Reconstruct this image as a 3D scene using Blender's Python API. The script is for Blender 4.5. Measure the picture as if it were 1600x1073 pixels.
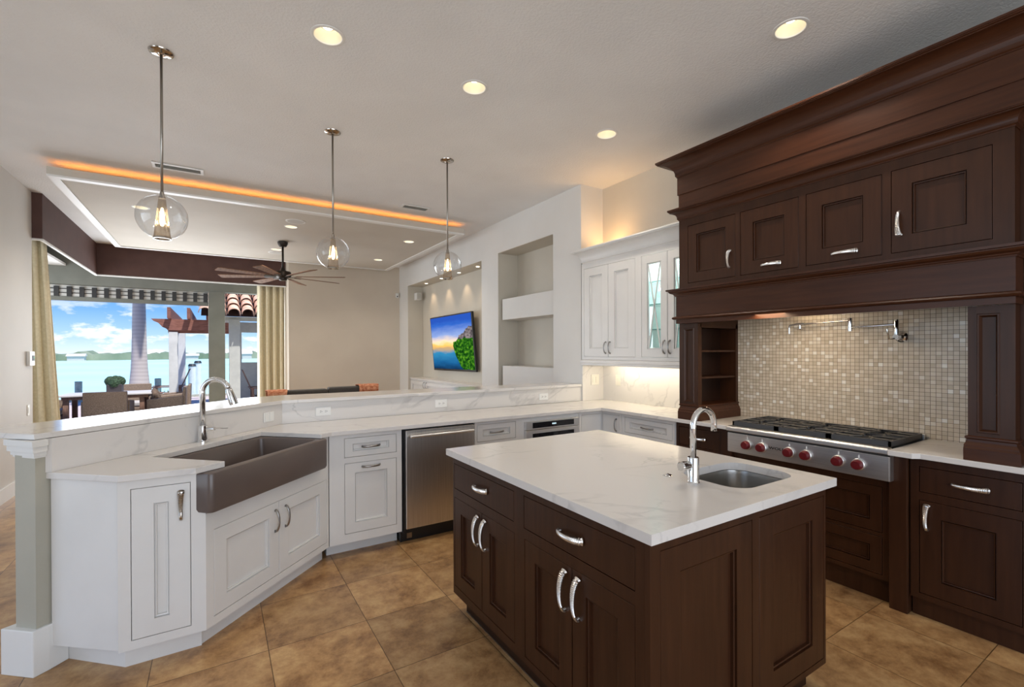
import bpy, math, random
from mathutils import Vector, Matrix
random.seed(4)
sc = bpy.context.scene
for o in list(bpy.data.objects): bpy.data.objects.remove(o)
COL = sc.collection
PI = math.pi
# ------------------------------------------------------------------ camera
cam = bpy.data.cameras.new('camera'); camo = bpy.data.objects.new('camera', cam); COL.objects.link(camo)
cam.sensor_fit = 'HORIZONTAL'; cam.sensor_width = 36.0; cam.lens = 36.0*734.3/1600.0
cam.shift_x = 0.0; cam.shift_y = (550.46-536.5)/1600.0
cam.clip_start = 0.05; cam.clip_end = 3000
_y, _p, _r = math.radians(32.196), math.radians(-.179), math.radians(-.221)
fw = Vector((math.sin(_y)*math.cos(_p), math.cos(_y)*math.cos(_p), math.sin(_p)))
r0 = Vector((math.cos(_y), -math.sin(_y), 0)); u0 = r0.cross(fw)
rr = r0*math.cos(_r)+u0*math.sin(_r); uu = -r0*math.sin(_r)+u0*math.cos(_r)
camo.matrix_world = Matrix(((rr.x, uu.x, -fw.x, 0), (rr.y, uu.y, -fw.y, 0), (rr.z, uu.z, -fw.z, 1.47), (0, 0, 0, 1)))
sc.camera = camo
# ------------------------------------------------------------------ view
sc.view_settings.view_transform = 'Standard'; sc.view_settings.look = 'None'
sc.view_settings.gamma = 1.0; sc.view_settings.use_curve_mapping = False
sc.view_settings.exposure = 0.38
# ------------------------------------------------------------------ sky
W = bpy.data.worlds.new('sky'); sc.world = W; W.use_nodes = True
nt = W.node_tree; N = nt.nodes; L = nt.links; N.clear()
def nn(t, **k):
    n = N.new(t)
    for a, b in k.items(): setattr(n, a, b)
    return n
tc = nn('ShaderNodeTexCoord'); sep = nn('ShaderNodeSeparateXYZ'); L.new(tc.outputs['Generated'], sep.inputs[0])
ramp = nn('ShaderNodeValToRGB'); L.new(sep.outputs['Z'], ramp.inputs[0])
e = ramp.color_ramp.elements; e[0].position = 0.0; e[0].color = (.62, .74, .82, 1); e[1].position = .5; e[1].color = (.06, .17, .52, 1)
for p, c in ((.03, (.36, .56, .76, 1)), (.07, (.17, .38, .72, 1)), (.12, (.09, .29, .68, 1))):
    q = ramp.color_ramp.elements.new(p); q.color = c
mp = nn('ShaderNodeMapping'); L.new(tc.outputs['Generated'], mp.inputs[0]); mp.inputs['Scale'].default_value = (1, 1, 2.4); mp.inputs['Location'].default_value = (.3, .1, .02)
no = nn('ShaderNodeTexNoise'); L.new(mp.outputs[0], no.inputs[0]); no.inputs['Scale'].default_value = 17; no.inputs['Detail'].default_value = 7; no.inputs['Roughness'].default_value = .58
cr = nn('ShaderNodeValToRGB'); L.new(no.outputs[0], cr.inputs[0]); cr.color_ramp.elements[0].position = .50; cr.color_ramp.elements[1].position = .60
band = nn('ShaderNodeValToRGB'); L.new(sep.outputs['Z'], band.inputs[0])
be = band.color_ramp.elements; be[0].position = 0; be[0].color = (1, 1, 1, 1); be[1].position = .10; be[1].color = (0, 0, 0, 1)
q = band.color_ramp.elements.new(.045); q.color = (.95, .95, .95, 1)
mu = nn('ShaderNodeMath', operation='MULTIPLY'); L.new(cr.outputs[0], mu.inputs[0]); L.new(band.outputs[0], mu.inputs[1])
mx = nn('ShaderNodeMix', data_type='RGBA'); L.new(mu.outputs[0], mx.inputs[0]); L.new(ramp.outputs[0], mx.inputs[6]); mx.inputs[7].default_value = (.86, .86, .88, 1)
bg = nn('ShaderNodeBackground'); bg.inputs[1].default_value = 1.12; L.new(mx.outputs[2], bg.inputs[0])
L.new(bg.outputs[0], nn('ShaderNodeOutputWorld').inputs[0])
# ------------------------------------------------------------------ lights
def aim(o, d): o.rotation_euler = Vector(d).to_track_quat('-Z', 'Y').to_euler()
def area(name, loc, d, sx, sy, power, col=(1, 1, 1)):
    l = bpy.data.lights.new(name, 'AREA'); l.shape = 'RECTANGLE'; l.size = sx; l.size_y = sy; l.energy = power; l.color = col
    o = bpy.data.objects.new(name, l); COL.objects.link(o); o.location = loc; aim(o, d); return o
def spot(name, loc, power, col=(1, .88, .74), ang=100, blend=.8, rad=.04, d=(0, 0, -1)):
    l = bpy.data.lights.new(name, 'SPOT'); l.energy = power; l.color = col; l.spot_size = math.radians(ang); l.spot_blend = blend; l.shadow_soft_size = rad
    o = bpy.data.objects.new(name, l); COL.objects.link(o); o.location = loc; aim(o, d); return o
def point(name, loc, power, col=(1, .8, .6), rad=.02):
    l = bpy.data.lights.new(name, 'POINT'); l.energy = power; l.color = col; l.shadow_soft_size = rad
    o = bpy.data.objects.new(name, l); COL.objects.link(o); o.location = loc; return o
sun = bpy.data.lights.new('sun', 'SUN'); sun.energy = 4.6; sun.angle = math.radians(1); sun.color = (1, .97, .92)
suno = bpy.data.objects.new('sun', sun); COL.objects.link(suno); aim(suno, (-.22, .36, -.90))
# fill lamps added in unseen openings behind and left, plus daylight at the bay
area('daylight_fill_back', (.2, -3.85, 1.5), (0.05, 1, .12), 5.0, 2.6, 112, (.90, .95, 1))
area('daylight_fill_left', (-4.85, 1.6, 1.5), (1, .12, .10), 4.6, 2.6, 42, (.84, .92, 1))
area('daylight_bay', (-.6, 10.95, 1.4), (.1, -1, .12), 3.2, 2.3, 105, (.90, .95, 1))
area('daylight_bay_side', (-3.4, 9.3, 1.5), (1, -.1, .1), 2.4, 2.4, 70, (.90, .95, 1))

# ------------------------------------------------------------------ materials
def mat(name, col, rough=.5, metal=0.0, **kw):
    m = bpy.data.materials.new(name); m.use_nodes = True
    b = m.node_tree.nodes['Principled BSDF']
    b.inputs['Base Color'].default_value = (*col, 1); b.inputs['Roughness'].default_value = rough; b.inputs['Metallic'].default_value = metal
    for k, v in kw.items():
        b.inputs[k.replace('_', ' ')].default_value = v
    return m
def nodes(m): return m.node_tree.nodes, m.node_tree.links, m.node_tree.nodes['Principled BSDF']
def noisy(m, c1, c2, scale=8, stretch=(1, 1, 1), detail=5, lo=.35, hi=.65, bump=0, bscale=None, rough=None, space='Object'):
    n, l, b = nodes(m)
    t = n.new('ShaderNodeTexCoord'); p = n.new('ShaderNodeMapping'); p.inputs['Scale'].default_value = stretch
    l.new(t.outputs[space], p.inputs[0])
    x = n.new('ShaderNodeTexNoise'); x.inputs['Scale'].default_value = scale; x.inputs['Detail'].default_value = detail; l.new(p.outputs[0], x.inputs[0])
    r = n.new('ShaderNodeValToRGB'); l.new(x.outputs[0], r.inputs[0])
    r.color_ramp.elements[0].position = lo; r.color_ramp.elements[0].color = (*c1, 1); r.color_ramp.elements[1].position = hi; r.color_ramp.elements[1].color = (*c2, 1)
    l.new(r.outputs[0], b.inputs['Base Color'])
    if bump:
        y = n.new('ShaderNodeTexNoise'); y.inputs['Scale'].default_value = bscale or scale; y.inputs['Detail'].default_value = 3; l.new(p.outputs[0], y.inputs[0])
        bp = n.new('ShaderNodeBump'); bp.inputs['Strength'].default_value = bump; bp.inputs['Distance'].default_value = .01; l.new(y.outputs[0], bp.inputs['Height']); l.new(bp.outputs[0], b.inputs['Normal'])
    return m
def wood(name, c1, c2, rough=.32, axis='z'):
    st = {'z': (14, 14, 1.0), 'y': (14, 1.0, 14), 'x': (1.0, 14, 14)}[axis]
    m = mat(name, c1, rough, Specular_IOR_Level=.30)
    noisy(m, c1, c2, 3.0, st, 6, .3, .7, bump=.02, bscale=9)
    return m
M = {}
M['wood'] = wood('espresso_wood', (.033, .0112, .0044), (.050, .0180, .0074), .36)
M['woodh'] = wood('espresso_wood_horizontal', (.042, .0132, .0056), (.066, .0225, .0095), .33, 'y')
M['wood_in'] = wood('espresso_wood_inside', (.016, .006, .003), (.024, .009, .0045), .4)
M['white'] = noisy(mat('white_cabinet_paint', (.74, .73, .71), .38), (.70, .69, .67), (.74, .73, .71), 3)
M['wallw'] = noisy(mat('white_wall_paint', (.72, .70, .67), .6), (.70, .69, .665), (.73, .72, .695), 2, bump=.05, bscale=150)
M['wallb'] = noisy(mat('beige_wall_paint', (.56, .50, .42), .6), (.62, .545, .45), (.65, .575, .475), 2, bump=.05, bscale=150)
M['wallc'] = noisy(mat('cream_wall_paint', (.66, .60, .50), .6), (.65, .60, .51), (.68, .63, .54), 2, bump=.05, bscale=150)
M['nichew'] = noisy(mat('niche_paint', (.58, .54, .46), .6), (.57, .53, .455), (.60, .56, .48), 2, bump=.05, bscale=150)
M['pillar'] = noisy(mat('sage_pillar_paint', (.42, .40, .33), .6), (.40, .385, .32), (.44, .42, .35), 3, bump=.06, bscale=90)
M['trimw'] = mat('white_trim_paint', (.78, .78, .76), .4)
M['ceil'] = noisy(mat('ceiling_paint', (.62, .61, .59), .7), (.76, .765, .765), (.80, .805, .805), 2, bump=.35, bscale=70)
M['ceil2'] = noisy(mat('ceiling_panel_paint_and_shade', (.56, .52, .45), .7), (.55, .515, .45), (.58, .545, .48), 2, bump=.2, bscale=70)
M['steel'] = noisy(mat('brushed_steel', (.52, .50, .47), .33, 1.0), (.62, .60, .57), (.78, .76, .73), 5, (60, 60, .6), 3, .3, .7)
M['steelh'] = noisy(mat('brushed_steel_horizontal', (.60, .59, .57), .38, 1.0), (.66, .655, .65), (.78, .775, .77), 5, (60, .6, 60), 3, .3, .7)
M['sinksteel'] = mat('sink_steel', (.34, .33, .31), .30, 1.0)
M['chrome'] = mat('chrome', (.78, .79, .80), .07, 1.0)
M['nickel'] = mat('bright_nickel', (.86, .85, .83), .33, 1.0)
M['pewter'] = mat('pewter', (.33, .32, .31), .28, 1.0)
M['polished'] = mat('polished_nickel', (.50, .46, .41), .12, 1.0)
M['rod'] = mat('brushed_nickel_rod', (.34, .32, .29), .3, 1.0)
M['iron'] = mat('cast_iron', (.030, .031, .034), .45)
M['grateblue'] = mat('enamelled_grate', (.040, .042, .048), .42)
M['black'] = mat('black_plastic', (.012, .012, .013), .35)
M['blackglass'] = mat('black_glass', (.01, .01, .012), .05)
M['red'] = mat('red_knob', (.115, .004, .007), .4)
M['sinkbrown'] = noisy(mat('grey_brown_sink_enamel', (.115, .088, .078), .28), (.108, .084, .075), (.125, .097, .086), 4)
M['plate'] = mat('white_plate', (.82, .82, .80), .35)
M['slot'] = mat('dark_slot', (.03, .03, .03), .6)
M['gap'] = mat('cabinet_shadow_gap', (.03, .02, .018), .8)
M['bronze'] = mat('dark_bronze', (.035, .027, .022), .38, .7)
M['blade'] = noisy(mat('fan_blade_wood', (.20, .10, .055), .65, Specular_IOR_Level=.2), (.17, .085, .045), (.26, .135, .075), 5, (8, 1, 8))
M['curtain'] = noisy(mat('cream_curtain', (.62, .55, .40), .85), (.72, .64, .44), (.80, .72, .52), 40)
M['valance'] = noisy(mat('brown_valance', (.085, .038, .030), .7), (.080, .036, .029), (.095, .044, .035), 6)
M['greyframe'] = noisy(mat('green_grey_frame', (.19, .20, .175), .6), (.18, .19, .168), (.205, .215, .19), 4)
M['housegrey'] = noisy(mat('light_grey_stucco', (.55, .55, .50), .8), (.53, .53, .485), (.58, .58, .53), 8)
M['postwhite'] = noisy(mat('white_painted_post', (.70, .70, .68), .7), (.66, .66, .64), (.74, .74, .72), 6)
M['redwood'] = noisy(mat('red_brown_timber', (.26, .10, .075), .7), (.22, .085, .06), (.32, .135, .10), 8, (1, 4, 4))
M['terracotta'] = noisy(mat('terracotta_tile', (.62, .30, .18), .8), (.62, .34, .22), (.85, .58, .42), 6)
M['tiledark'] = mat('roof_tile_underside', (.06, .035, .03), .8)
M['wicker'] = noisy(mat('brown_wicker', (.19, .125, .09), .75), (.17, .12, .085), (.33, .24, .18), 90, bump=.4, bscale=120)
M['cushion'] = noisy(mat('grey_seat_cushion', (.45, .42, .40), .9), (.43, .40, .38), (.5, .47, .44), 30)
M['pillow'] = noisy(mat('brown_pillow', (.13, .085, .06), .9), (.10, .065, .045), (.16, .11, .08), 30)
M['teak'] = noisy(mat('weathered_teak', (.24, .13, .09), .7), (.19, .10, .07), (.30, .17, .12), 8, (4, 4, 1))
M['tabletop'] = mat('pale_stone_tabletop', (.62, .58, .56), .35)
M['palm'] = None
M['paver'] = None
M['leaf'] = noisy(mat('dark_green_leaves', (.02, .05, .02), .8), (.010, .028, .012), (.045, .09, .04), 40, bump=.8, bscale=60)
M['planter'] = mat('dark_planter', (.05, .04, .045), .6)
M['piling'] = noisy(mat('weathered_piling', (.42, .45, .38), .85), (.36, .39, .33), (.50, .52, .46), 10)
M['sofa'] = noisy(mat('grey_sofa_fabric', (.085, .078, .072), .9), (.078, .072, .066), (.095, .088, .08), 60)
M['throw'] = noisy(mat('orange_throw', (.55, .17, .06), .9), (.42, .10, .035), (.75, .38, .22), 12, (2, 8, 2))
M['reed'] = mat('speaker_grille', (.55, .54, .50), .7)
M['switch'] = mat('switch_cream', (.80, .77, .68), .4)
M['rope'] = mat('white_rope', (.7, .7, .68), .8)

def emit(name, col, s):
    m = bpy.data.materials.new(name); m.use_nodes = True; n = m.node_tree.nodes; n.clear()
    e = n.new('ShaderNodeEmission'); e.inputs[0].default_value = (*col, 1); e.inputs[1].default_value = s
    m.node_tree.links.new(e.outputs[0], n.new('ShaderNodeOutputMaterial').inputs[0]); return m
M['lamp'] = emit('lamp_glow', (1, .88, .68), 7)
M['bulb'] = emit('bulb_glow', (1, .78, .48), 14)
M['led'] = emit('amber_led_strip', (1, .33, .05), 12)
M['ledw'] = emit('warm_led_strip', (1, .80, .50), 6)
M['display'] = emit('display_glow', (.6, .8, .9), 1.2)
M['green'] = emit('thermostat_led', (.1, .8, .3), .8)

def glass(name, tint=(1, 1, 1), refl=.08, rough=0.0):
    m = bpy.data.materials.new(name); m.use_nodes = True; n = m.node_tree.nodes; l = m.node_tree.links; n.clear()
    t = n.new('ShaderNodeBsdfTransparent'); t.inputs[0].default_value = (*tint, 1)
    g = n.new('ShaderNodeBsdfGlossy'); g.inputs[1].default_value = max(rough, .01)
    f = n.new('ShaderNodeLayerWeight'); f.inputs[0].default_value = .22
    mm = n.new('ShaderNodeMath'); mm.operation = 'MULTIPLY_ADD'; mm.inputs[1].default_value = .75; mm.inputs[2].default_value = refl; mm.use_clamp = True
    l.new(f.outputs['Facing'], mm.inputs[0]); x = n.new('ShaderNodeMixShader'); l.new(mm.outputs[0], x.inputs[0]); l.new(t.outputs[0], x.inputs[1]); l.new(g.outputs[0], x.inputs[2])
    l.new(x.outputs[0], n.new('ShaderNodeOutputMaterial').inputs[0]); return m
M['glass'] = glass('clear_globe_glass', (.95, .96, .97), .03)
M['doorglass'] = glass('pale_teal_cabinet_glass', (.86, .975, .965), .04)
M['shelfglass'] = glass('cabinet_shelf_glass', (.97, .99, .99), .05)
M['shelfedge'] = mat('teal_glass_edge', (.10, .30, .30), .2)
M['ribglass'] = glass('ribbed_cone_glass', (.80, .70, .58), .12, .15)

def quartz():
    m = mat('white_veined_quartz', (.72, .70, .67), .16); n, l, b = nodes(m)
    t = n.new('ShaderNodeTexCoord')
    def vein(sc_, w, seed, rot, st, th):
        p = n.new('ShaderNodeMapping'); p.inputs['Rotation'].default_value = rot; l.new(t.outputs['Object'], p.inputs[0])
        p2 = n.new('ShaderNodeMapping'); p2.inputs['Scale'].default_value = st; l.new(p.outputs[0], p2.inputs[0])
        a = n.new('ShaderNodeTexNoise'); a.noise_dimensions = '4D'; a.inputs['W'].default_value = seed; a.inputs['Scale'].default_value = sc_; a.inputs['Detail'].default_value = 7; a.inputs['Roughness'].default_value = .5; a.inputs['Distortion'].default_value = .25
        l.new(p2.outputs[0], a.inputs[0])
        s = n.new('ShaderNodeMath'); s.operation = 'SUBTRACT'; l.new(a.outputs[0], s.inputs[0]); s.inputs[1].default_value = .5
        d = n.new('ShaderNodeMath'); d.operation = 'ABSOLUTE'; l.new(s.outputs[0], d.inputs[0])
        r = n.new('ShaderNodeMapRange'); r.inputs[1].default_value = 0; r.inputs[2].default_value = w; r.inputs[3].default_value = 1; r.inputs[4].default_value = 0; l.new(d.outputs[0], r.inputs[0])
        k = n.new('ShaderNodeTexNoise'); k.noise_dimensions = '4D'; k.inputs['W'].default_value = seed+7; k.inputs['Scale'].default_value = 2.2; k.inputs['Detail'].default_value = 5; l.new(t.outputs['Object'], k.inputs[0])
        kr = n.new('ShaderNodeMapRange'); kr.inputs[1].default_value = th; kr.inputs[2].default_value = th+.14; l.new(k.outputs[0], kr.inputs[0])
        q = n.new('ShaderNodeMath'); q.operation = 'MULTIPLY'; l.new(r.outputs[0], q.inputs[0]); l.new(kr.outputs[0], q.inputs[1]); return q
    v1 = vein(.8, .016, 1.3, (.5, .35, .5), (.55, 2.6, 2.6), .46); v2 = vein(1.3, .010, 4.1, (.4, .5, 1.1), (.5, 2.4, 2.4), .50)
    a = n.new('ShaderNodeMath'); a.operation = 'MAXIMUM'; l.new(v1.outputs[0], a.inputs[0]); l.new(v2.outputs[0], a.inputs[1])
    f = n.new('ShaderNodeMath'); f.operation = 'MULTIPLY'; f.inputs[1].default_value = .36; l.new(a.outputs[0], f.inputs[0])
    x = n.new('ShaderNodeMix'); x.data_type = 'RGBA'; l.new(f.outputs[0], x.inputs[0]); x.inputs[6].default_value = (.70, .675, .65, 1); x.inputs[7].default_value = (.27, .27, .28, 1)
    l.new(x.outputs[2], b.inputs['Base Color']); return m
M['quartz'] = quartz()

def floor_mat():
    m = mat('travertine_floor', (.4, .25, .13), .3); n, l, b = nodes(m)
    t = n.new('ShaderNodeTexCoord'); p = n.new('ShaderNodeMapping'); p.inputs['Location'].default_value = (-.212/.477, -.213/.477, 0); p.inputs['Scale'].default_value = (1/.477, 1/.477, 1); l.new(t.outputs['Object'], p.inputs[0])
    br = n.new('ShaderNodeTexBrick'); br.offset = 0; br.squash = 1; br.inputs['Scale'].default_value = 1; br.inputs['Brick Width'].default_value = 1; br.inputs['Row Height'].default_value = 1
    br.inputs['Mortar Size'].default_value = .0045; br.inputs['Mortar Smooth'].default_value = .1; br.inputs['Bias'].default_value = 0
    br.inputs['Color1'].default_value = (.75, .75, .75, 1); br.inputs['Color2'].default_value = (1.12, 1.1, 1.05, 1); br.inputs['Mortar'].default_value = (.30, .27, .23, 1)
    l.new(p.outputs[0], br.inputs[0])
    # per-tile shift of the stone pattern
    fl = n.new('ShaderNodeVectorMath'); fl.operation = 'FLOOR'; l.new(p.outputs[0], fl.inputs[0])
    wn = n.new('ShaderNodeTexWhiteNoise'); l.new(fl.outputs[0], wn.inputs[0])
    sc2 = n.new('ShaderNodeVectorMath'); sc2.operation = 'SCALE'; sc2.inputs['Scale'].default_value = 7; l.new(wn.outputs['Color'], sc2.inputs[0])
    ad = n.new('ShaderNodeVectorMath'); ad.operation = 'ADD'; l.new(t.outputs['Object'], ad.inputs[0]); l.new(sc2.outputs[0], ad.inputs[1])
    a = n.new('ShaderNodeTexNoise'); a.inputs['Scale'].default_value = 5.5; a.inputs['Detail'].default_value = 12; a.inputs['Roughness'].default_value = .74; a.inputs['Distortion'].default_value = .15; l.new(ad.outputs[0], a.inputs[0])
    r = n.new('ShaderNodeValToRGB'); l.new(a.outputs[0], r.inputs[0]); e = r.color_ramp.elements
    e[0].position = .34; e[0].color = (.20, .097, .038, 1); e[1].position = .68; e[1].color = (.60, .395, .19, 1)
    q = e.new(.5); q.color = (.41, .235, .102, 1)
    x = n.new('ShaderNodeMix'); x.data_type = 'RGBA'; x.blend_type = 'MULTIPLY'; x.inputs[0].default_value = 1; l.new(r.outputs[0], x.inputs[6]); l.new(br.outputs[0], x.inputs[7]); l.new(x.outputs[2], b.inputs['Base Color'])
    bp = n.new('ShaderNodeBump'); bp.inputs['Strength'].default_value = .25; bp.inputs['Distance'].default_value = .002; l.new(br.outputs['Fac'], bp.inputs['Height']); bp.invert = True; l.new(bp.outputs[0], b.inputs['Normal'])
    rr_ = n.new('ShaderNodeMapRange'); rr_.inputs[3].default_value = .22; rr_.inputs[4].default_value = .45; l.new(a.outputs[0], rr_.inputs[0]); l.new(rr_.outputs[0], b.inputs['Roughness'])
    return m
M['floor'] = floor_mat()

def mosaic():
    m = mat('pearl_mosaic', (.6, .5, .4), .25); n, l, b = nodes(m)
    t = n.new('ShaderNodeTexCoord'); s = n.new('ShaderNodeSeparateXYZ'); l.new(t.outputs['Object'], s.inputs[0]); c = n.new('ShaderNodeCombineXYZ'); l.new(s.outputs['Y'], c.inputs[0]); l.new(s.outputs['Z'], c.inputs[1])
    p = n.new('ShaderNodeMapping'); p.inputs['Scale'].default_value = (1/.0270, 1/.0256, 1); l.new(c.outputs[0], p.inputs[0])
    br = n.new('ShaderNodeTexBrick'); br.offset = 0; br.inputs['Scale'].default_value = 1; br.inputs['Brick Width'].default_value = 1; br.inputs['Row Height'].default_value = 1; br.inputs['Mortar Size'].default_value = .045; br.inputs['Mortar Smooth'].default_value = .2
    br.inputs['Color1'].default_value = (0, 0, 0, 1); br.inputs['Color2'].default_value = (0, 0, 0, 1); br.inputs['Mortar'].default_value = (1, 1, 1, 1); l.new(p.outputs[0], br.inputs[0])
    fl = n.new('ShaderNodeVectorMath'); fl.operation = 'FLOOR'; l.new(p.outputs[0], fl.inputs[0]); wn = n.new('ShaderNodeTexWhiteNoise'); l.new(fl.outputs[0], wn.inputs[0])
    r = n.new('ShaderNodeValToRGB'); l.new(wn.outputs['Value'], r.inputs[0]); e = r.color_ramp.elements; e[0].position = 0; e[0].color = (.54, .46, .355, 1); e[1].position = 1; e[1].color = (.84, .82, .78, 1)
    for ps, cc in ((.3, (.60, .515, .405, 1)), (.75, (.65, .57, .46, 1)), (.93, (.71, .65, .56, 1))):
        q = e.new(ps); q.color = cc
    x = n.new('ShaderNodeMix'); x.data_type = 'RGBA'; l.new(br.outputs['Fac'], x.inputs[0]); l.new(r.outputs[0], x.inputs[6]); x.inputs[7].default_value = (.15, .12, .09, 1); l.new(x.outputs[2], b.inputs['Base Color'])
    bp = n.new('ShaderNodeBump'); bp.invert = True; bp.inputs['Strength'].default_value = .4; bp.inputs['Distance'].default_value = .002; l.new(br.outputs['Fac'], bp.inputs['Height'])
    nm = n.new('ShaderNodeVectorMath'); nm.operation = 'SCALE'; nm.inputs['Scale'].default_value = .06
    sb = n.new('ShaderNodeVectorMath'); sb.operation = 'SUBTRACT'; l.new(wn.outputs['Color'], sb.inputs[0]); sb.inputs[1].default_value = (.5, .5, .5); l.new(sb.outputs[0], nm.inputs[0])
    ad = n.new('ShaderNodeVectorMath'); l.new(bp.outputs[0], ad.inputs[0]); l.new(nm.outputs[0], ad.inputs[1]); l.new(ad.outputs[0], b.inputs['Normal'])
    return m
M['mosaic'] = mosaic()

def tv_picture():
    m = bpy.data.materials.new('tv_seascape_picture'); m.use_nodes = True; n = m.node_tree.nodes; l = m.node_tree.links; n.clear()
    t = n.new('ShaderNodeUVMap'); s = n.new('ShaderNodeSeparateXYZ'); l.new(t.outputs[0], s.inputs[0])
    def ramp(src, pts):
        r = n.new('ShaderNodeValToRGB'); l.new(src, r.inputs[0]); e = r.color_ramp.elements
        e[0].position = pts[0][0]; e[0].color = (*pts[0][1], 1); e[1].position = pts[-1][0]; e[1].color = (*pts[-1][1], 1)
        for p_, c_ in pts[1:-1]:
            q = e.new(p_); q.color = (*c_, 1)
        return r
    no = n.new('ShaderNodeTexNoise'); no.inputs['Scale'].default_value = 4; no.inputs['Detail'].default_value = 6; mp_ = n.new('ShaderNodeMapping'); mp_.inputs['Scale'].default_value = (1, 3, 1); l.new(t.outputs[0], mp_.inputs[0]); l.new(mp_.outputs[0], no.inputs[0])
    ad = n.new('ShaderNodeMath'); ad.operation = 'MULTIPLY_ADD'; ad.inputs[1].default_value = .16; l.new(no.outputs[0], ad.inputs[0]); l.new(s.outputs['Y'], ad.inputs[2])
    sky = ramp(ad.outputs[0], [(.06, (.005, .02, .06)), (.20, (.01, .10, .26)), (.38, (.03, .22, .42)), (.48, (.55, .35, .15)), (.54, (1, .55, .12)), (.60, (.95, .70, .45)), (.72, (.25, .35, .65)), (.92, (.03, .12, .50)), (1, (.02, .08, .42))])
    # cliff mask: right part, higher toward the right
    n2 = n.new('ShaderNodeTexNoise'); n2.inputs['Scale'].default_value = 9; n2.inputs['Detail'].default_value = 5; l.new(t.outputs[0], n2.inputs[0])
    y0 = ramp(s.outputs['X'], [(.0, (0, 0, 0)), (.46, (0, 0, 0)), (.56, (.50, .50, .50)), (.80, (.66, .66, .66)), (.86, (.74, .74, .74)), (1, (.76, .76, .76))])
    y1 = ramp(s.outputs['X'], [(.0, (1, 1, 1)), (.50, (.62, .62, .62)), (.58, (.3, .3, .3)), (.72, (0, 0, 0)), (1, (0, 0, 0))])
    j = n.new('ShaderNodeMath'); j.operation = 'MULTIPLY_ADD'; j.inputs[1].default_value = .16; j.inputs[2].default_value = -.08; l.new(n2.outputs[0], j.inputs[0])
    yy = n.new('ShaderNodeMath'); yy.operation = 'ADD'; l.new(s.outputs['Y'], yy.inputs[0]); l.new(j.outputs[0], yy.inputs[1])
    a = n.new('ShaderNodeMath'); a.operation = 'LESS_THAN'; l.new(yy.outputs[0], a.inputs[0]); l.new(y0.outputs[0], a.inputs[1])
    b2 = n.new('ShaderNodeMath'); b2.operation = 'GREATER_THAN'; l.new(yy.outputs[0], b2.inputs[0]); l.new(y1.outputs[0], b2.inputs[1])
    k = n.new('ShaderNodeMath'); k.operation = 'MULTIPLY'; l.new(a.outputs[0], k.inputs[0]); l.new(b2.outputs[0], k.inputs[1])
    n3 = n.new('ShaderNodeTexNoise'); n3.inputs['Scale'].default_value = 20; n3.inputs['Detail'].default_value = 6; l.new(t.outputs[0], n3.inputs[0])
    gr = ramp(n3.outputs[0], [(.36, (.004, .03, .004)), (.52, (.02, .12, .008)), (.72, (.14, .36, .02))])
    rk = ramp(n3.outputs[0], [(.36, (.04, .035, .04)), (.66, (.30, .25, .25))])
    up = n.new('ShaderNodeMath'); up.operation = 'GREATER_THAN'; l.new(yy.outputs[0], up.inputs[0]); up.inputs[1].default_value = .56
    m1 = n.new('ShaderNodeMix'); m1.data_type = 'RGBA'; l.new(up.outputs[0], m1.inputs[0]); l.new(gr.outputs[0], m1.inputs[6]); l.new(rk.outputs[0], m1.inputs[7])
    m2 = n.new('ShaderNodeMix'); m2.data_type = 'RGBA'; l.new(k.outputs[0], m2.inputs[0]); l.new(sky.outputs[0], m2.inputs[6]); l.new(m1.outputs[2], m2.inputs[7])
    e = n.new('ShaderNodeEmission'); e.inputs[1].default_value = 1.0; l.new(m2.outputs[2], e.inputs[0]); l.new(e.outputs[0], n.new('ShaderNodeOutputMaterial').inputs[0]); return m
M['tvpic'] = tv_picture()
def ringed(name, c1, c2, freq):
    m = mat(name, c1, .85); n, l, b = nodes(m)
    t = n.new('ShaderNodeTexCoord'); w = n.new('ShaderNodeTexWave'); w.bands_direction = 'Z'; w.inputs['Scale'].default_value = freq; w.inputs['Distortion'].default_value = 1.5; w.inputs['Detail'].default_value = 3; l.new(t.outputs['Object'], w.inputs[0])
    r = n.new('ShaderNodeValToRGB'); l.new(w.outputs[0], r.inputs[0]); r.color_ramp.elements[0].color = (*c1, 1); r.color_ramp.elements[1].color = (*c2, 1); l.new(r.outputs[0], b.inputs['Base Color']); return m
M['palm'] = ringed('palm_bark', (.46, .41, .39), (.54, .49, .465), 2.6)
def paver():
    m = mat('pink_terrace_pavers', (.5, .4, .38), .8); n, l, b = nodes(m)
    t = n.new('ShaderNodeTexCoord'); br = n.new('ShaderNodeTexBrick'); br.inputs['Scale'].default_value = 3; br.inputs['Mortar Size'].default_value = .01
    br.inputs['Color1'].default_value = (.52, .42, .40, 1); br.inputs['Color2'].default_value = (.62, .52, .50, 1); br.inputs['Mortar'].default_value = (.40, .36, .34, 1)
    l.new(t.outputs['Object'], br.inputs[0]); l.new(br.outputs[0], b.inputs['Base Color']); return m
M['paver'] = paver()
def water():
    m = mat('turquoise_water', (.30, .62, .66), .6, Specular_IOR_Level=.25); n, l, b = nodes(m)
    noisy(m, (.40, .66, .68), (.50, .76, .76), .05, (1, 1, 1), 4, .3, .7, bump=.25, bscale=2.5); return m
M['water'] = water()
M['shore'] = noisy(mat('far_shore_trees', (.10, .16, .09), .9), (.09, .15, .09), (.30, .34, .24), .08, (1, 1, .5), 6, .35, .7)
M['grass'] = noisy(mat('dune_grass', (.22, .24, .10), .9), (.16, .18, .07), (.34, .33, .18), 12)
M['farwhite'] = mat('far_white_house', (.55, .52, .47), .8)
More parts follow.
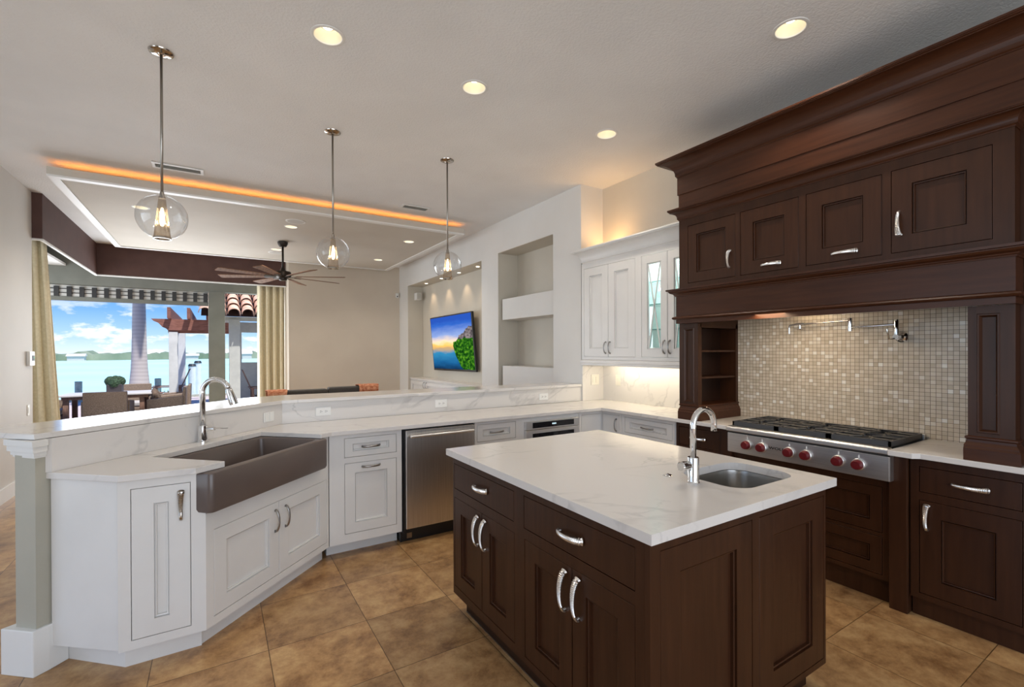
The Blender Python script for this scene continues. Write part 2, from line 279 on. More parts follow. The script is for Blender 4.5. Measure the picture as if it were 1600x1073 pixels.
# ------------------------------------------------------------------ geometry helpers
class MB:
    def __init__(s): s.v = []; s.f = []; s.fm = []; s.uv = {}
    def add(s, vs, fs, T=None):
        o = len(s.v)
        for p in vs:
            p = Vector(p)
            s.v.append(T @ p if T is not None else p)
        for f in fs: s.f.append([o+i for i in f])
        return s
    def box(s, x0, x1, y0, y1, z0, z1, T=None):
        x0, x1 = min(x0, x1), max(x0, x1); y0, y1 = min(y0, y1), max(y0, y1); z0, z1 = min(z0, z1), max(z0, z1)
        return s.add([(x0, y0, z0), (x1, y0, z0), (x1, y1, z0), (x0, y1, z0), (x0, y0, z1), (x1, y0, z1), (x1, y1, z1), (x0, y1, z1)],
                     [(0, 3, 2, 1), (4, 5, 6, 7), (0, 1, 5, 4), (1, 2, 6, 5), (2, 3, 7, 6), (3, 0, 4, 7)], T)
    def prism(s, pts, z0, z1, T=None):
        a = sum(pts[i][0]*pts[(i+1) % len(pts)][1]-pts[(i+1) % len(pts)][0]*pts[i][1] for i in range(len(pts)))
        if a < 0: pts = pts[::-1]
        n = len(pts)
        return s.add([(x, y, z0) for x, y in pts]+[(x, y, z1) for x, y in pts], [tuple(range(n))[::-1], tuple(range(n, 2*n))]+[(i, (i+1) % n, n+(i+1) % n, n+i) for i in range(n)], T)
    def lathe(s, prof, seg=32, T=None, ang=2*PI, closed=True):
        vs = []; fs = []; n = len(prof)
        for i in range(seg):
            a = ang*i/seg
            for r, z in prof: vs.append((r*math.cos(a), r*math.sin(a), z))
        for i in range(seg):
            j = (i+1) % seg
            for k in range(n-1): fs.append((i*n+k, j*n+k, j*n+k+1, i*n+k+1))
        return s.add(vs, fs, T)
    def cyl(s, r, z0, z1, seg=24, T=None, r2=None):
        r2 = r if r2 is None else r2
        return s.lathe([(0.0001, z0), (r, z0), (r2, z1), (0.0001, z1)], seg, T)
    def tube(s, pts, rad, seg=10, T=None, cap=True, flat=1.0, up=(0, 0, 1)):
        pts = [Vector(p) for p in pts]; n = len(pts); rs = rad if isinstance(rad, (list, tuple)) else [rad]*n
        vs = []; fs = []; prev = None
        for i, p in enumerate(pts):
            t = (pts[min(i+1, n-1)]-pts[max(i-1, 0)]).normalized()
            if prev is None:
                a = Vector(up) if abs(t.dot(Vector(up))) < .95 else Vector((1, 0, 0))
                x = a.cross(t).normalized()
            else: x = (prev-t*prev.dot(t)).normalized()
            prev = x; y = t.cross(x)
            for k in range(seg):
                an = 2*PI*k/seg; vs.append(p+x*math.cos(an)*rs[i]+y*math.sin(an)*rs[i]*flat)
        for i in range(n-1):
            for k in range(seg):
                q = (k+1) % seg; fs.append((i*seg+k, i*seg+q, (i+1)*seg+q, (i+1)*seg+k))
        if cap: fs.append(tuple(range(seg))[::-1]); fs.append(tuple(range((n-1)*seg, n*seg)))
        return s.add(vs, fs, T)
    def sphere(s, r, c=(0, 0, 0), seg=24, rings=14, sc_=(1, 1, 1), T=None):
        vs = []; fs = []
        for i in range(rings+1):
            th = PI*i/rings
            for k in range(seg): ph = 2*PI*k/seg; vs.append((c[0]+r*sc_[0]*math.sin(th)*math.cos(ph), c[1]+r*sc_[1]*math.sin(th)*math.sin(ph), c[2]-r*sc_[2]*math.cos(th)))
        for i in range(rings):
            for k in range(seg): q = (k+1) % seg; fs.append((i*seg+k, i*seg+q, (i+1)*seg+q, (i+1)*seg+k))
        return s.add(vs, fs, T)
    def loops(s, loops, T=None, cap0=True, cap1=True):
        n = len(loops[0]); vs = [p for lp in loops for p in lp]; fs = []
        for i in range(len(loops)-1):
            for k in range(n): q = (k+1) % n; fs.append((i*n+k, i*n+q, (i+1)*n+q, (i+1)*n+k))
        if cap0: fs.append(tuple(range(n))[::-1])
        if cap1: fs.append(tuple(range((len(loops)-1)*n, len(loops)*n)))
        return s.add(vs, fs, T)
    def build(s, name, m, parent=None, smooth=False, bevel=0, label=None, T=None, loc=None):
        me = bpy.data.meshes.new(name)
        vs = s.v
        if loc is not None: vs = [p-Vector(loc) for p in vs]
        me.from_pydata([tuple(p) for p in vs], [], s.f); me.materials.append(m if not isinstance(m, str) else M[m])
        import bmesh as _b
        bm = _b.new(); bm.from_mesh(me); _b.ops.remove_doubles(bm, verts=bm.verts, dist=1e-5); _b.ops.recalc_face_normals(bm, faces=bm.faces); bm.to_mesh(me); bm.free()
        if smooth:
            for p in me.polygons: p.use_smooth = True
            if smooth != 'all':
                try: me.set_sharp_from_angle(angle=math.radians(38))
                except Exception: pass
        o = bpy.data.objects.new(name, me); COL.objects.link(o)
        if loc is not None: o.location = loc
        if bevel:
            b = o.modifiers.new('bevel', 'BEVEL'); b.width = bevel; b.segments = 2; b.limit_method = 'ANGLE'; b.angle_limit = math.radians(40)
        if parent is not None: par(o, parent)
        if label: o['label'] = label
        if T is not None: o.matrix_basis = T
        return o
WLOC = {}
def par(o, p):
    o.parent = p
    if p.name in WLOC: o.matrix_parent_inverse = Matrix.Translation(-WLOC[p.name])
def thing(name, label, cat, loc=(0, 0, 0), group=None):
    o = bpy.data.objects.new(name, None); COL.objects.link(o); o.location = loc; o.empty_display_size = .1
    WLOC[o.name] = Vector(loc); o['label'] = label; o['category'] = cat
    if group: o['group'] = group
    return o
def tag(o, label, cat, group=None):
    o['label'] = label; o['category'] = cat
    if group: o['group'] = group
    return o
def struct(o): o['kind'] = 'structure'; return o
def copy_tree(o, parent=None):
    c = o.copy(); COL.objects.link(c)
    if parent is not None:
        mpi = o.matrix_parent_inverse.copy(); c.parent = parent; c.matrix_parent_inverse = mpi
    for ch in list(o.children): copy_tree(ch, c)
    return c
def frame(o, U, Nn=None):
    U = Vector((U[0], U[1], 0)).normalized(); n = Vector((U[1], -U[0], 0)) if Nn is None else Vector((Nn[0], Nn[1], 0)).normalized()
    return Matrix(((U.x, n.x, 0, o[0]), (U.y, n.y, 0, o[1]), (0, 0, 1, 0), (0, 0, 0, 1)))   # local x=along, y=outward, z=up

def grid_cells(x0, x1, y0, y1, holes):
    xs = sorted({x0, x1, *[h[0] for h in holes], *[h[1] for h in holes]}); ys = sorted({y0, y1, *[h[2] for h in holes], *[h[3] for h in holes]})
    out = []
    for j in range(len(ys)-1):
        run = None
        for i in range(len(xs)-1):
            cx, cy = (xs[i]+xs[i+1])/2, (ys[j]+ys[j+1])/2
            inside = any(h[0] < cx < h[1] and h[2] < cy < h[3] for h in holes)
            if inside:
                if run: out.append(run); run = None
            else: run = [run[0], xs[i+1], ys[j], ys[j+1]] if run else [xs[i], xs[i+1], ys[j], ys[j+1]]
        if run: out.append(run)
    return out
def plate_with_holes(mb, x0, x1, z0, z1, b0, b1, holes, T):
    """slab in the local x-z plane, with rectangular holes"""
    for c in grid_cells(x0, x1, z0, z1, holes): mb.box(c[0], c[1], b0, b1, c[2], c[3], T)

def panel_mesh(T, u0, u1, z0, z1, t=.02, stile=.06, style='recess', rail=None):
    mb = MB(); g = .0026
    u0 += g; u1 -= g; z0 += g; z1 -= g; rail = stile if rail is None else rail
    def lp(i, b, k=None):
        a = i if k is None else i; c = (rail-stile+i) if i > .01 else i
        return [(u0+a, b, z0+c), (u1-a, b, z0+c), (u1-a, b, z1-c), (u0+a, b, z1-c)]
    if style == 'slab':
        L_ = [lp(0, -t), lp(0, -.0015), lp(.0015, 0)]
    else:
        L_ = [lp(0, -t), lp(0, -.0015), lp(.0015, 0), lp(stile, 0), lp(stile+.001, -.013), lp(stile+.0045, -.013), lp(stile+.0055, -.006), lp(stile+.0105, -.0075), lp(stile+.0115, -.0187)]
        if style == 'glass':
            return mb.loops([lp(stile+.012, -t)]+L_, T, False, False)
    return mb.loops(L_, T)
HM = {}
def handle_mesh(kind, Lh):
    key = (kind, Lh)
    if key in HM: return HM[key]
    mb = MB(); n = 53 if kind == 'rib' else 21; pts = []; rs = []
    for i in range(n):
        t = i/(n-1); z = (t-.5)*Lh; y = .028*(1-(2*t-1)**2)**.55+.004 if kind != 'bar' else .028
        pts.append((0, y*1.0, z))
        if kind == 'rib': r = .0062+.0055*max(0, (t-.2)/.8)**1.3; r *= (1+.13*math.cos(i*PI)) if t > .15 else 1
        else: r = .0050+.0020*abs(2*t-1)
        rs.append(r)
    mb.tube(pts, [q*.8 for q in rs], 12, flat=1.5, up=(1, 0, 0))
    for s_ in (-1, 1): mb.tube([(0, -.001, s_*Lh*.44), (0, .012, s_*Lh*.46)], .0045, 8)
    ob = mb.build('handle', M['nickel'] if kind == 'rib' else M['pewter'], smooth=(False if kind == 'rib' else 'all')); me = ob.data; bpy.data.objects.remove(ob); HM[key] = me; return me
def handle(parent, T, u, z, Lh, kind, orient='v', flip=False, metal=None):
    me = handle_mesh(kind, Lh)
    if metal:
        k2 = (kind, Lh, metal)
        if k2 not in HM: m2 = me.copy(); m2.materials[0] = M[metal]; HM[k2] = m2
        me = HM[k2]
    o = bpy.data.objects.new('handle', me); COL.objects.link(o); o.parent = parent
    R = Matrix.Identity(4)
    if orient == 'h': R = Matrix.Rotation(PI/2 if not flip else -PI/2, 4, 'Y')
    elif flip: R = Matrix.Rotation(PI, 4, 'Y')
    o.matrix_basis = T @ Matrix.Translation((u, 0, z)) @ R
    return o
def cabinet(name, label, T, w0, w1, z0, z1, depth, ops, m='white', toe=None, carcass_top=None, parent=None, cat='cabinet', cz0=None):
    base = T @ Vector(((w0+w1)/2, -depth/2, 0)); th = parent or thing(name, label, cat, (base.x, base.y, z0 if toe is None else 0))
    mw = M[m]
    ct = z1 if carcass_top is None else carcass_top
    MB().box(w0, w1, -depth, -.021, z0, ct, T).build('carcass', M['gap'] if m == 'white_' else mw, th)
    ff = MB(); plate_with_holes(ff, w0, w1, z0, z1, -.021, 0, [(o['u0'], o['u1'], o['z0'], o['z1']) for o in ops], T); ff.build('face_frame', mw, th)
    for o in ops:
        add_front(th, T, o, m)
    if toe is not None:
        MB().box(w0+.0005, w1-.0005, -depth, -toe, 0, z0, T).build('toe_kick', mw, th)
    return th
def add_front(th, T, o, m, woodm=None):
    MB().box(o['u0'], o['u1'], -.0205, -.0195, o['z0'], o['z1'], T)
    k = o.get('kind', 'door'); st = o.get('stile', .06)
    d = panel_mesh(T, o['u0'], o['u1'], o['z0'], o['z1'], .0195, st, o.get('style', 'recess'), o.get('rail')).build(k, M[m], th)
    for h in o.get('handles', []): handle(d, T, *h[:3], *h[3:])
    return d
# ================================================================== STRUCTURE
CZ = 3.31; PZ = 3.16
XR = 3.745   # kitchen range wall
XL = 3.42    # living-room niche wall
YS = 4.02    # back of splash / half wall front
# floor
struct(MB().box(-5.2, 4.6, -4.2, 11.3, -.12, 0).build('floor', 'floor'))
# main ceiling with holes for the recessed cans
def holed_ceiling(name, m, x0, x1, y0, y1, z, cans, r, extra=(), thick=.02, edge=True):
    mb = MB(); q = r*1.35; holes = [(x-q, x+q, y-q, y+q) for x, y in cans]+list(extra)
    for c in grid_cells(x0, x1, y0, y1, holes): mb.add([(c[0], c[2], z), (c[1], c[2], z), (c[1], c[3], z), (c[0], c[3], z)], [(0, 1, 2, 3)])
    for x, y in cans:
        n = 32; vs = []; fs = []
        for i in range(n):
            a = 2*PI*(i+.0)/n; c, s_ = math.cos(a), math.sin(a); k = q/max(abs(c), abs(s_)); vs += [(x+r*c, y+r*s_, z), (x+k*c, y+k*s_, z)]
        for i in range(n): j = (i+1) % n; fs.append((2*i, 2*i+1, 2*j+1, 2*j))
        mb.add(vs, fs)
    return mb.build(name, m)
KC = [(.56, 2.89), (2.795, 1.43), (1.535, 2.92), (2.82, 2.955)]
LC = [(.873, 7.01), (2.54, 7.02), (2.555, 8.70), (-.74, 6.99), (-.745, 8.63), (.857, 8.69)]
struct(holed_ceiling('ceiling', 'ceil', -5.2, 4.6, -4.2, 11.3, CZ, KC, .083))
struct(MB().box(-5.3, 4.7, -4.3, 11.6, 3.62, 3.8).build('ceiling_light_blocker', 'ceil'))  # unseen slab over the ceiling, put in to block light
# right wall (kitchen)
struct(MB().box(XR, XR+.9, -4.2, 3.99, 0, 3.64).build('wall_right', 'wallc'))
# living-room wall with niches
wl = MB(); TW = Matrix(((0, -1, 0, XL), (1, 0, 0, 0), (0, 0, 1, 0), (0, 0, 0, 1)))   # local x->Y, y->-X
NZ = 2.85
hol = [(4.50, 5.80, .3, 2.87), (6.29, 9.54, 0.0, 2.845)]
plate_with_holes(wl, 3.99, 10.07, 0, 3.64, 0, -.335, hol, TW)
struct(wl.build('wall_living', 'wallw'))
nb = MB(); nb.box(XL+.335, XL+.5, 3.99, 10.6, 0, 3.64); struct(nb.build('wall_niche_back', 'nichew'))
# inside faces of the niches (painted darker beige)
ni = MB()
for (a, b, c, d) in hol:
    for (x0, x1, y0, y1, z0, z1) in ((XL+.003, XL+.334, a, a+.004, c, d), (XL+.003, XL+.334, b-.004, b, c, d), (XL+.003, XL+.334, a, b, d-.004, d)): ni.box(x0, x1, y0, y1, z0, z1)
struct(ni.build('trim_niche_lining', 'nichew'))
# far wall, header and window side
struct(MB().box(1.20, XL, 10.07, 10.9, 0, 3.64).box(1.20, 1.35, 10.9, 11.3, 0, 3.64).build('wall_far', 'wallb'))
# left living wall
struct(MB().box(-1.95, -1.78, 6.33, 7.48, 0, 3.64).box(-5.2, -1.95, 6.33, 6.45, 0, 3.64).build('wall_left', 'wallw'))
struct(MB().box(-1.78, -1.762, 6.33, 7.48, 0, .14).box(-1.96, -1.762, 6.312, 6.33, 0, .14).build('baseboard_left', 'trimw'))
struct(MB().box(1.2, XL, 10.052, 10.07, 0, .14).build('baseboard_far', 'trimw'))
# outer shell (behind the camera and far left), with wide empty openings added for daylight
bw = MB(); TB = frame((-5.2, -4.1), (1, 0), (0, 1)); plate_with_holes(bw, 0, 9.0, 0, 3.64, -.15, 0, [(2.8, 8.0, .1, 2.85)], TB); struct(bw.build('wall_back', 'wallw'))
lw = MB(); TL_ = frame((-5.1, -4.1), (0, 1), (1, 0)); plate_with_holes(lw, 0, 10.5, 0, 3.64, -.15, 0, [(3.4, 8.0, .1, 2.85)], TL_); struct(lw.build('wall_outer_left', 'wallw'))
struct(MB().box(-3.75, -3.6, 6.45, 11.3, 0, 3.64).build('wall_bay', 'greyframe'))
# bay header and posts (window structure)
hd = MB().box(-3.6, 1.2, 11.05, 11.25, 2.665, 3.64); struct(hd.build('window_1', 'greyframe'))
po = MB().box(-.125, .155, 11.04, 11.26, 0, 2.67).box(1.1, 1.2, 11.05, 11.25, 0, 2.67).box(-3.6, -2.75, 11.05, 11.25, 0, 2.67)
struct(po.build('trim_1', 'greyframe', bevel=.004))
# white soffit behind the valance, seen through the gap
struct(MB().box(-3.6, -2.2, 7.7, 11.04, 2.98, 3.02).build('trim_2', 'wallw'))
# half wall under the bar
hw = [(-.700, 2.968), (.405, 4.03), (XL, 4.03), (XL, 4.15), (.36, 4.15), (-.785, 3.045)]
struct(MB().prism(hw, 0, 1.072).build('wall_bar', 'pillar'))
tb = MB().prism([(-.706, 2.945), (-.66, 2.985), (-.605, 3.045), (-.70, 3.14), (-.84, 3.06)], 0, .21)
struct(tb.build('baseboard_bar', 'trimw', bevel=.004))
cp = MB()
for k, (e_, z0, z1) in enumerate(((.012, .990, 1.0), (.020, 1.0, 1.018), (.032, 1.018, 1.045), (.042, 1.045, 1.072))):
    cp.prism([(-.700+.1*e_, 2.968-1.35*e_), (-.672+e_*.4, 2.990-e_*.55), (-.672, 3.0), (-.74, 3.10), (-.785-1.1*e_, 3.065+e_*.3)], z0, z1)
struct(cp.build('trim_bar_cap', 'trimw', bevel=.003))
# dropped ceiling panel in the living room
pn = holed_ceiling('trim_ceiling_panel', 'ceil2', -1.28, 2.98, 6.23, 9.68, PZ+.012, LC, .075)
struct(pn)
fr = MB(); fr2 = MB()
for c in grid_cells(-1.36, 3.06, 6.15, 9.76, [(-1.28, 2.98, 6.23, 9.68)]): fr.box(c[0], c[1], c[2], c[3], PZ, PZ+.018)
for c in grid_cells(-1.36, 3.06, 6.15, 9.76, [(-1.345, 3.045, 6.165, 9.745)]): fr2.box(c[0], c[1], c[2], c[3], PZ+.018, PZ+.09)
fr2.box(-1.05, 2.75, 6.6, 9.3, PZ+.10, CZ)
struct(fr2.build('trim_panel_fascia', 'ceil2'))  # darker fascia colour paints in the shade on the panel's front
struct(fr.build('trim_panel_frame', 'trimw'))
led = thing('led_strip', 'amber light strip glowing along the top of the dropped ceiling panel', 'light strip', (.85, 6.25, PZ+.075))
MB().box(-1.30, 3.0, 6.21, 6.225, PZ+.06, PZ+.068).build('strip', 'led', led)
MB().box(-1.32, 3.02, 6.20, 6.24, PZ+.053, PZ+.06).build('channel', 'trimw', led)

# ---- recessed cans
def can(x, y, z, r, label, power, ang=110, group=None, shallow=False):
    t = thing('ceiling_light', label, 'ceiling light', (x, y, z), group)
    T = Matrix.Translation((x, y, z))
    MB().lathe([(r*.92, .002), (r*.94, -.004), (r*1.0, -.006), (r*1.14, -.003), (r*1.16, .001)], 40, T).build('trim_ring', M['trimw'], t, smooth=True)
    h = .035 if shallow else .062
    MB().lathe([(r*.93, .0), (r*.80, h*.6), (r*.62, h)], 40, T).build('reflector', M['ceilin'] if 'ceilin' in M else M['trimw'], t, smooth=True)
    MB().lathe([(r*.63, h), (.0001, h+.001)], 32, T).build('back_plate', M['canin'], t)
    MB().cyl(r*(.34 if not shallow else .55), h-.012, h-.001, 32, T).build('bulb', 'lamp', t)
    s = spot('can_lamp', (x, y, z-.008), power, ang=ang); s.parent = t; s.matrix_parent_inverse = Matrix.Translation(-Vector((x, y, z)))
M['canin'] = mat('can_reflector', (.86, .80, .66), .5)
M['ceilin'] = M['canin']
for (x, y), lb in zip(KC, ('round recessed can light in the ceiling, the one nearest above the farmhouse sink', 'round recessed can light in the ceiling beside the dark crown moulding above the cooktop', 'round recessed can light in the ceiling above the far end of the island', 'smallest of the recessed kitchen can lights, above the corner of the counter')):
    can(x, y, CZ, .083, lb, 27, 125)
for (x, y), lb in zip(LC, ('flush can light in the dropped panel, beside the round speaker above the fan', 'flush can light in the dropped panel, between the middle and right pendants', 'flush can light at the far right corner of the dropped panel', 'flush can light in the dropped panel seen above left of the left glass globe', 'flush can light in the dropped panel seen just below the left glass globe', 'flush can light in the dropped panel just behind the ceiling fan rod')):
    can(x, y, PZ+.012, .075, lb, 30, 135, shallow=True)
def ceil_speaker(x, y, lb):
    t = thing('ceiling_speaker', lb, 'speaker', (x, y, PZ+.012)); T = Matrix.Translation((x, y, PZ+.012))
    MB().lathe([(.10, -.006), (.118, -.005), (.122, .0)], 32, T).build('rim', 'trimw', t, smooth=True)
    MB().cyl(.10, -.006, -.002, 32, T).build('grille', 'reed', t)
ceil_speaker(.89, 6.70, 'round white speaker grille in the dropped panel nearer the kitchen'); ceil_speaker(.876, 8.98, 'round pale speaker grille in the dropped panel behind the fan')
def vent(x, y, w, d, lb):
    t = thing('ceiling_vent', lb, 'air vent', (x, y, CZ)); f = MB()
    for c in grid_cells(x-w/2, x+w/2, y-d/2, y+d/2, [(x-w/2+.025, x+w/2-.025, y-d/2+.025, y+d/2-.025)]): f.box(*c, CZ-.010, CZ-.001)
    f.build('frame', 'trimw', t, bevel=.002)
    MB().box(x-w/2+.025, x+w/2-.025, y-d/2+.025, y+d/2-.025, CZ-.002, CZ-.001).build('duct', 'slot', t)
    n = 5
    for i in range(n):
        yy = y-d/2+.03+(d-.06)*(i+.5)/n; MB().box(-w/2+.025, w/2-.025, -.009, .009, -.0008, .0008, Matrix.Translation((x, yy, CZ-.006)) @ Matrix.Rotation(.6, 4, 'X')).build('slat', 'reed', t)
vent(-.31, 5.75, .42, .16, 'white rectangular ceiling vent behind the rod of the left pendant'); vent(2.165, 5.75, .36, .16, 'small white ceiling vent left of the right pendant rod')

# ================================================================== ISLAND
TI = frame((1.135, 2.435), (0, -1), (-1, 0))     # left face: x along -Y, outward -X
def Y2u(y): return 2.435-y
isl = thing('island_cabinet', 'dark wood kitchen island cabinet with drawers and doors under the white top', 'kitchen island', (1.69, 1.72, 0))
MB().box(1.157, 2.245, 1.027, 2.435, .104, .62).build('carcass', 'wood', isl)
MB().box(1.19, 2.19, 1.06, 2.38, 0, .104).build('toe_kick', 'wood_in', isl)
MB().box(1.187, 1.190, 1.06, 2.38, 0, .006).build('floor_strip', 'pewter', isl)
ops = [dict(kind='drawer', u0=Y2u(2.42), u1=Y2u(1.79), z0=.697, z1=.838, style='slab', handles=[(Y2u(2.105), .772, .13, 'rib', 'h')]),
       dict(u0=Y2u(2.416), u1=Y2u(2.099), z0=.148, z1=.650, stile=.075, handles=[(Y2u(2.137), .545, .15, 'rib')]),
       dict(u0=Y2u(2.097), u1=Y2u(1.787), z0=.148, z1=.650, stile=.075, handles=[(Y2u(2.060), .545, .15, 'rib')]),
       dict(kind='drawer', u0=Y2u(1.711), u1=Y2u(1.066), z0=.695, z1=.839, style='slab', handles=[(Y2u(1.39), .770, .14, 'rib', 'h')]),
       dict(u0=Y2u(1.707), u1=Y2u(1.386), z0=.135, z1=.650, stile=.075, handles=[(Y2u(1.424), .545, .155, 'rib')]),
       dict(u0=Y2u(1.384), u1=Y2u(1.066), z0=.135, z1=.650, stile=.075, handles=[(Y2u(1.345), .545, .155, 'rib')])]
ff = MB(); plate_with_holes(ff, 0, 1.4075, .104, .881, -.022, 0, [(o['u0'], o['u1'], o['z0'], o['z1']) for o in ops], TI); ff.build('face_frame', 'wood', isl)
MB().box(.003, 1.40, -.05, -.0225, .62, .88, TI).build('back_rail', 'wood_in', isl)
for o in ops: add_front(isl, TI, o, 'wood')
TF = frame((1.135, 1.005), (1, 0), (0, -1))
ff = MB(); eo = [dict(kind='end_panel', u0=.047, u1=.554, z0=.13, z1=.838, stile=.095, rail=.085), dict(kind='end_panel', u0=.598, u1=1.094, z0=.13, z1=.838, stile=.095, rail=.085)]
plate_with_holes(ff, 0, 1.11, .104, .881, -.022, 0, [(o['u0'], o['u1'], o['z0'], o['z1']) for o in eo], TF); ff.build('end_frame', 'wood', isl)
for o in eo: add_front(isl, TF, o, 'wood')
MB().box(2.223, 2.245, 1.027, 2.435, .62, .881).box(1.157, 2.223, 2.413, 2.435, .62, .881).build('back_panel', 'wood', isl)
def rounded(x0, x1, y0, y1, r, n=8):
    P_ = []
    for cx_, cy_, a0 in ((x1-r, y1-r, 0), (x0+r, y1-r, PI/2), (x0+r, y0+r, PI), (x1-r, y0+r, 3*PI/2)):
        for i in range(n+1): a = a0+PI/2*i/n; P_.append((cx_+r*math.cos(a), cy_+r*math.sin(a)))
    return P_
# island top with rounded sink hole
SX0, SX1, SY0, SY1, SR = 1.755, 2.185, 1.085, 1.405, .09
ti = MB(); ho = rounded(SX0, SX1, SY0, SY1, SR); nh = len(ho)
bx0, bx1, by0, by1 = SX0-.03, SX1+.03, SY0-.03, SY1+.03
z0, z1 = .881, .915
for c in grid_cells(1.105, 2.270, .972, 2.465, [(bx0, bx1, by0, by1)]):
    for z in (z0, z1): ti.add([(c[0], c[2], z), (c[1], c[2], z), (c[1], c[3], z), (c[0], c[3], z)], [(0, 1, 2, 3)])
def boxpt(x, y):
    cx_, cy_ = (SX0+SX1)/2, (SY0+SY1)/2; dx, dy = x-cx_, y-cy_; hx, hy = (bx1-bx0)/2, (by1-by0)/2
    k = min(hx/abs(dx) if abs(dx) > 1e-9 else 1e9, hy/abs(dy) if abs(dy) > 1e-9 else 1e9); return (cx_+dx*k, cy_+dy*k)
# ring between hole and box via corner-aware fan
outer = [boxpt(*p) for p in ho]
for i in range(nh):
    j = (i+1) % nh; a, b = outer[i], outer[j]; poly_o = [b]
    if abs(a[0]-b[0]) > 1e-6 and abs(a[1]-b[1]) > 1e-6: poly_o = [b, (bx1 if max(a[0], b[0]) > bx1-1e-6 else bx0, by1 if max(a[1], b[1]) > by1-1e-6 else by0)]
    for z in (z0, z1): pts_ = [ho[i], ho[j]]+poly_o+[a]; ti.add([(p[0], p[1], z) for p in pts_], [tuple(range(len(pts_)))])
    ti.add([(ho[i][0], ho[i][1], z0), (ho[j][0], ho[j][1], z0), (ho[j][0], ho[j][1], z1), (ho[i][0], ho[i][1], z1)], [(0, 1, 2, 3)])
for (a, b) in (((1.105, .972), (2.27, .972)), ((2.27, .972), (2.27, 2.465)), ((2.27, 2.465), (1.105, 2.465)), ((1.105, 2.465), (1.105, .972))):
    ti.add([(*a, z0), (*b, z0), (*b, z1), (*a, z1)], [(0, 1, 2, 3)])
tag(ti.build('island_countertop', 'quartz'), 'white veined quartz slab on top of the dark island', 'countertop')
# island sink
isk = thing('prep_sink', 'small stainless steel undermount sink in the island top', 'sink', (1.97, 1.245, .70))
sk = MB(); lp = []
for (e_, z) in ((.012, .8795), (-.004, .8795), (-.008, .86), (-.018, .74), (-.035, .705), (-.08, .700), (-.14, .699)):
    rr2 = max(SR+e_, .01); lp.append([(x, y, z) for x, y in rounded(SX0-e_, SX1+e_, SY0-e_, SY1+e_, rr2)])
sk.loops(lp, cap0=False); sk.build('basin', 'sinksteel', isk, smooth=True)
MB().cyl(.04, .6995, .702, 24, Matrix.Translation((1.97, 1.245, 0))).build('drain', 'chrome', isk, smooth=True)
def faucet_island():
    x, y, z = 1.690, 1.262, .915; t = thing('island_faucet', 'chrome gooseneck faucet with side lever standing on the island', 'faucet', (x, y, z)); T = Matrix.Translation((x, y, z))
    MB().lathe([(.0001, 0), (.026, 0), (.027, .004), (.024, .008), (.0235, .012), (.0235, .105), (.022, .108), (.0001, .108)], 32, T).build('body', 'chrome', t, smooth=True)
    d = Vector((.76, .65, 0)).normalized(); d = Vector((.83, -.02, 0)).normalized()
    pts = [(0, 0, .10), (0, 0, .235)]; R_ = .068
    for i in range(1, 19): a = PI-PI*i/18; pts.append((d.x*(R_+R_*math.cos(a)), d.y*(R_+R_*math.cos(a)), .235+R_*math.sin(a)))
    pts.append((d.x*2*R_, d.y*2*R_, .205))
    MB().tube(pts, .0125, 16, T).build('spout', 'chrome', t, smooth='all')
    lv = MB(); TL2 = T @ Matrix.Translation((-.045, .005, .075)) @ Matrix.Rotation(-PI/2, 4, 'Y')
    lv.lathe([(.0001, -.03), (.017, -.03), (.018, .0), (.0001, .0)], 24, TL2).lathe([(.0001, .004), (.020, .004), (.021, .025), (.016, .03), (.0001, .03)], 24, TL2)
    l_ = lv.build('lever', 'chrome', t, smooth=True); MB().lathe([(.0001, 0), (.0175, 0), (.0175, .0045), (.0001, .0045)], 24, TL2).build('ring', 'black', l_)
faucet_island()
sp = thing('sink_stopper', 'small round chrome stopper lying on the island left of the faucet', 'stopper', (1.69, 1.395, .915))
MB().lathe([(.0001, 0), (.020, 0), (.021, .003), (.016, .006), (.0001, .006)], 24, Matrix.Translation((1.69, 1.395, .915))).build('disc', 'chrome', sp, smooth=True)
MB().lathe([(.006, .006), (.008, .009), (.0001, .011)], 16, Matrix.Translation((1.69, 1.395, .915))).build('knob', 'chrome', sp, smooth=True)

# ================================================================== PENINSULA BASE CABINETS
q7 = math.sqrt(.5)
TS = frame((-.047, 2.753), (1, 1), (1, -1))      # sink cabinet
TE = frame((-.382, 2.753), (1, 0), (0, -1))      # end cabinet
TK = frame((0, 3.46), (1, 0), (0, -1))           # back run, local x = X
TR = frame((3.23, 0), (0, -1), (-1, 0))          # range side, local x = -Y
def S2(s, b): v = TS @ Vector((s, b, 0)); return (v.x, v.y)
ec = thing('base_cabinet', 'narrow white base cabinet with one tall door at the angled end of the peninsula', 'cabinet', (-.35, 2.95, 0))
MB().prism([(-.382, 2.774), (-.070, 2.774), (-.462, 3.166), (-.655, 2.990+.01)], .105, .884).build('carcass', 'white', ec)
ff = MB(); eo = dict(u0=.046, u1=.275, z0=.146, z1=.843, stile=.083, rail=.076, handles=[(.236, .735, .135, 'rib', 'v', False, 'polished')])
plate_with_holes(ff, 0, .335, .105, .884, -.021, 0, [(eo['u0'], eo['u1'], eo['z0'], eo['z1'])], TE); ff.build('face_frame', 'white', ec); add_front(ec, TE, eo, 'white')
MB().prism([(-.366, 2.82), (-.068, 2.825), (-.43, 3.15), (-.60, 3.10), (-.625, 3.065)], 0, .105).build('toe_kick', 'white', ec)
scb = thing('sink_cabinet', 'white two-door cabinet under the grey farmhouse sink, set at an angle', 'cabinet', (.25, 3.3, 0))
MB().box(.001, .985, -.55, -.021, .105, .655, TS).build('carcass', 'white', scb)
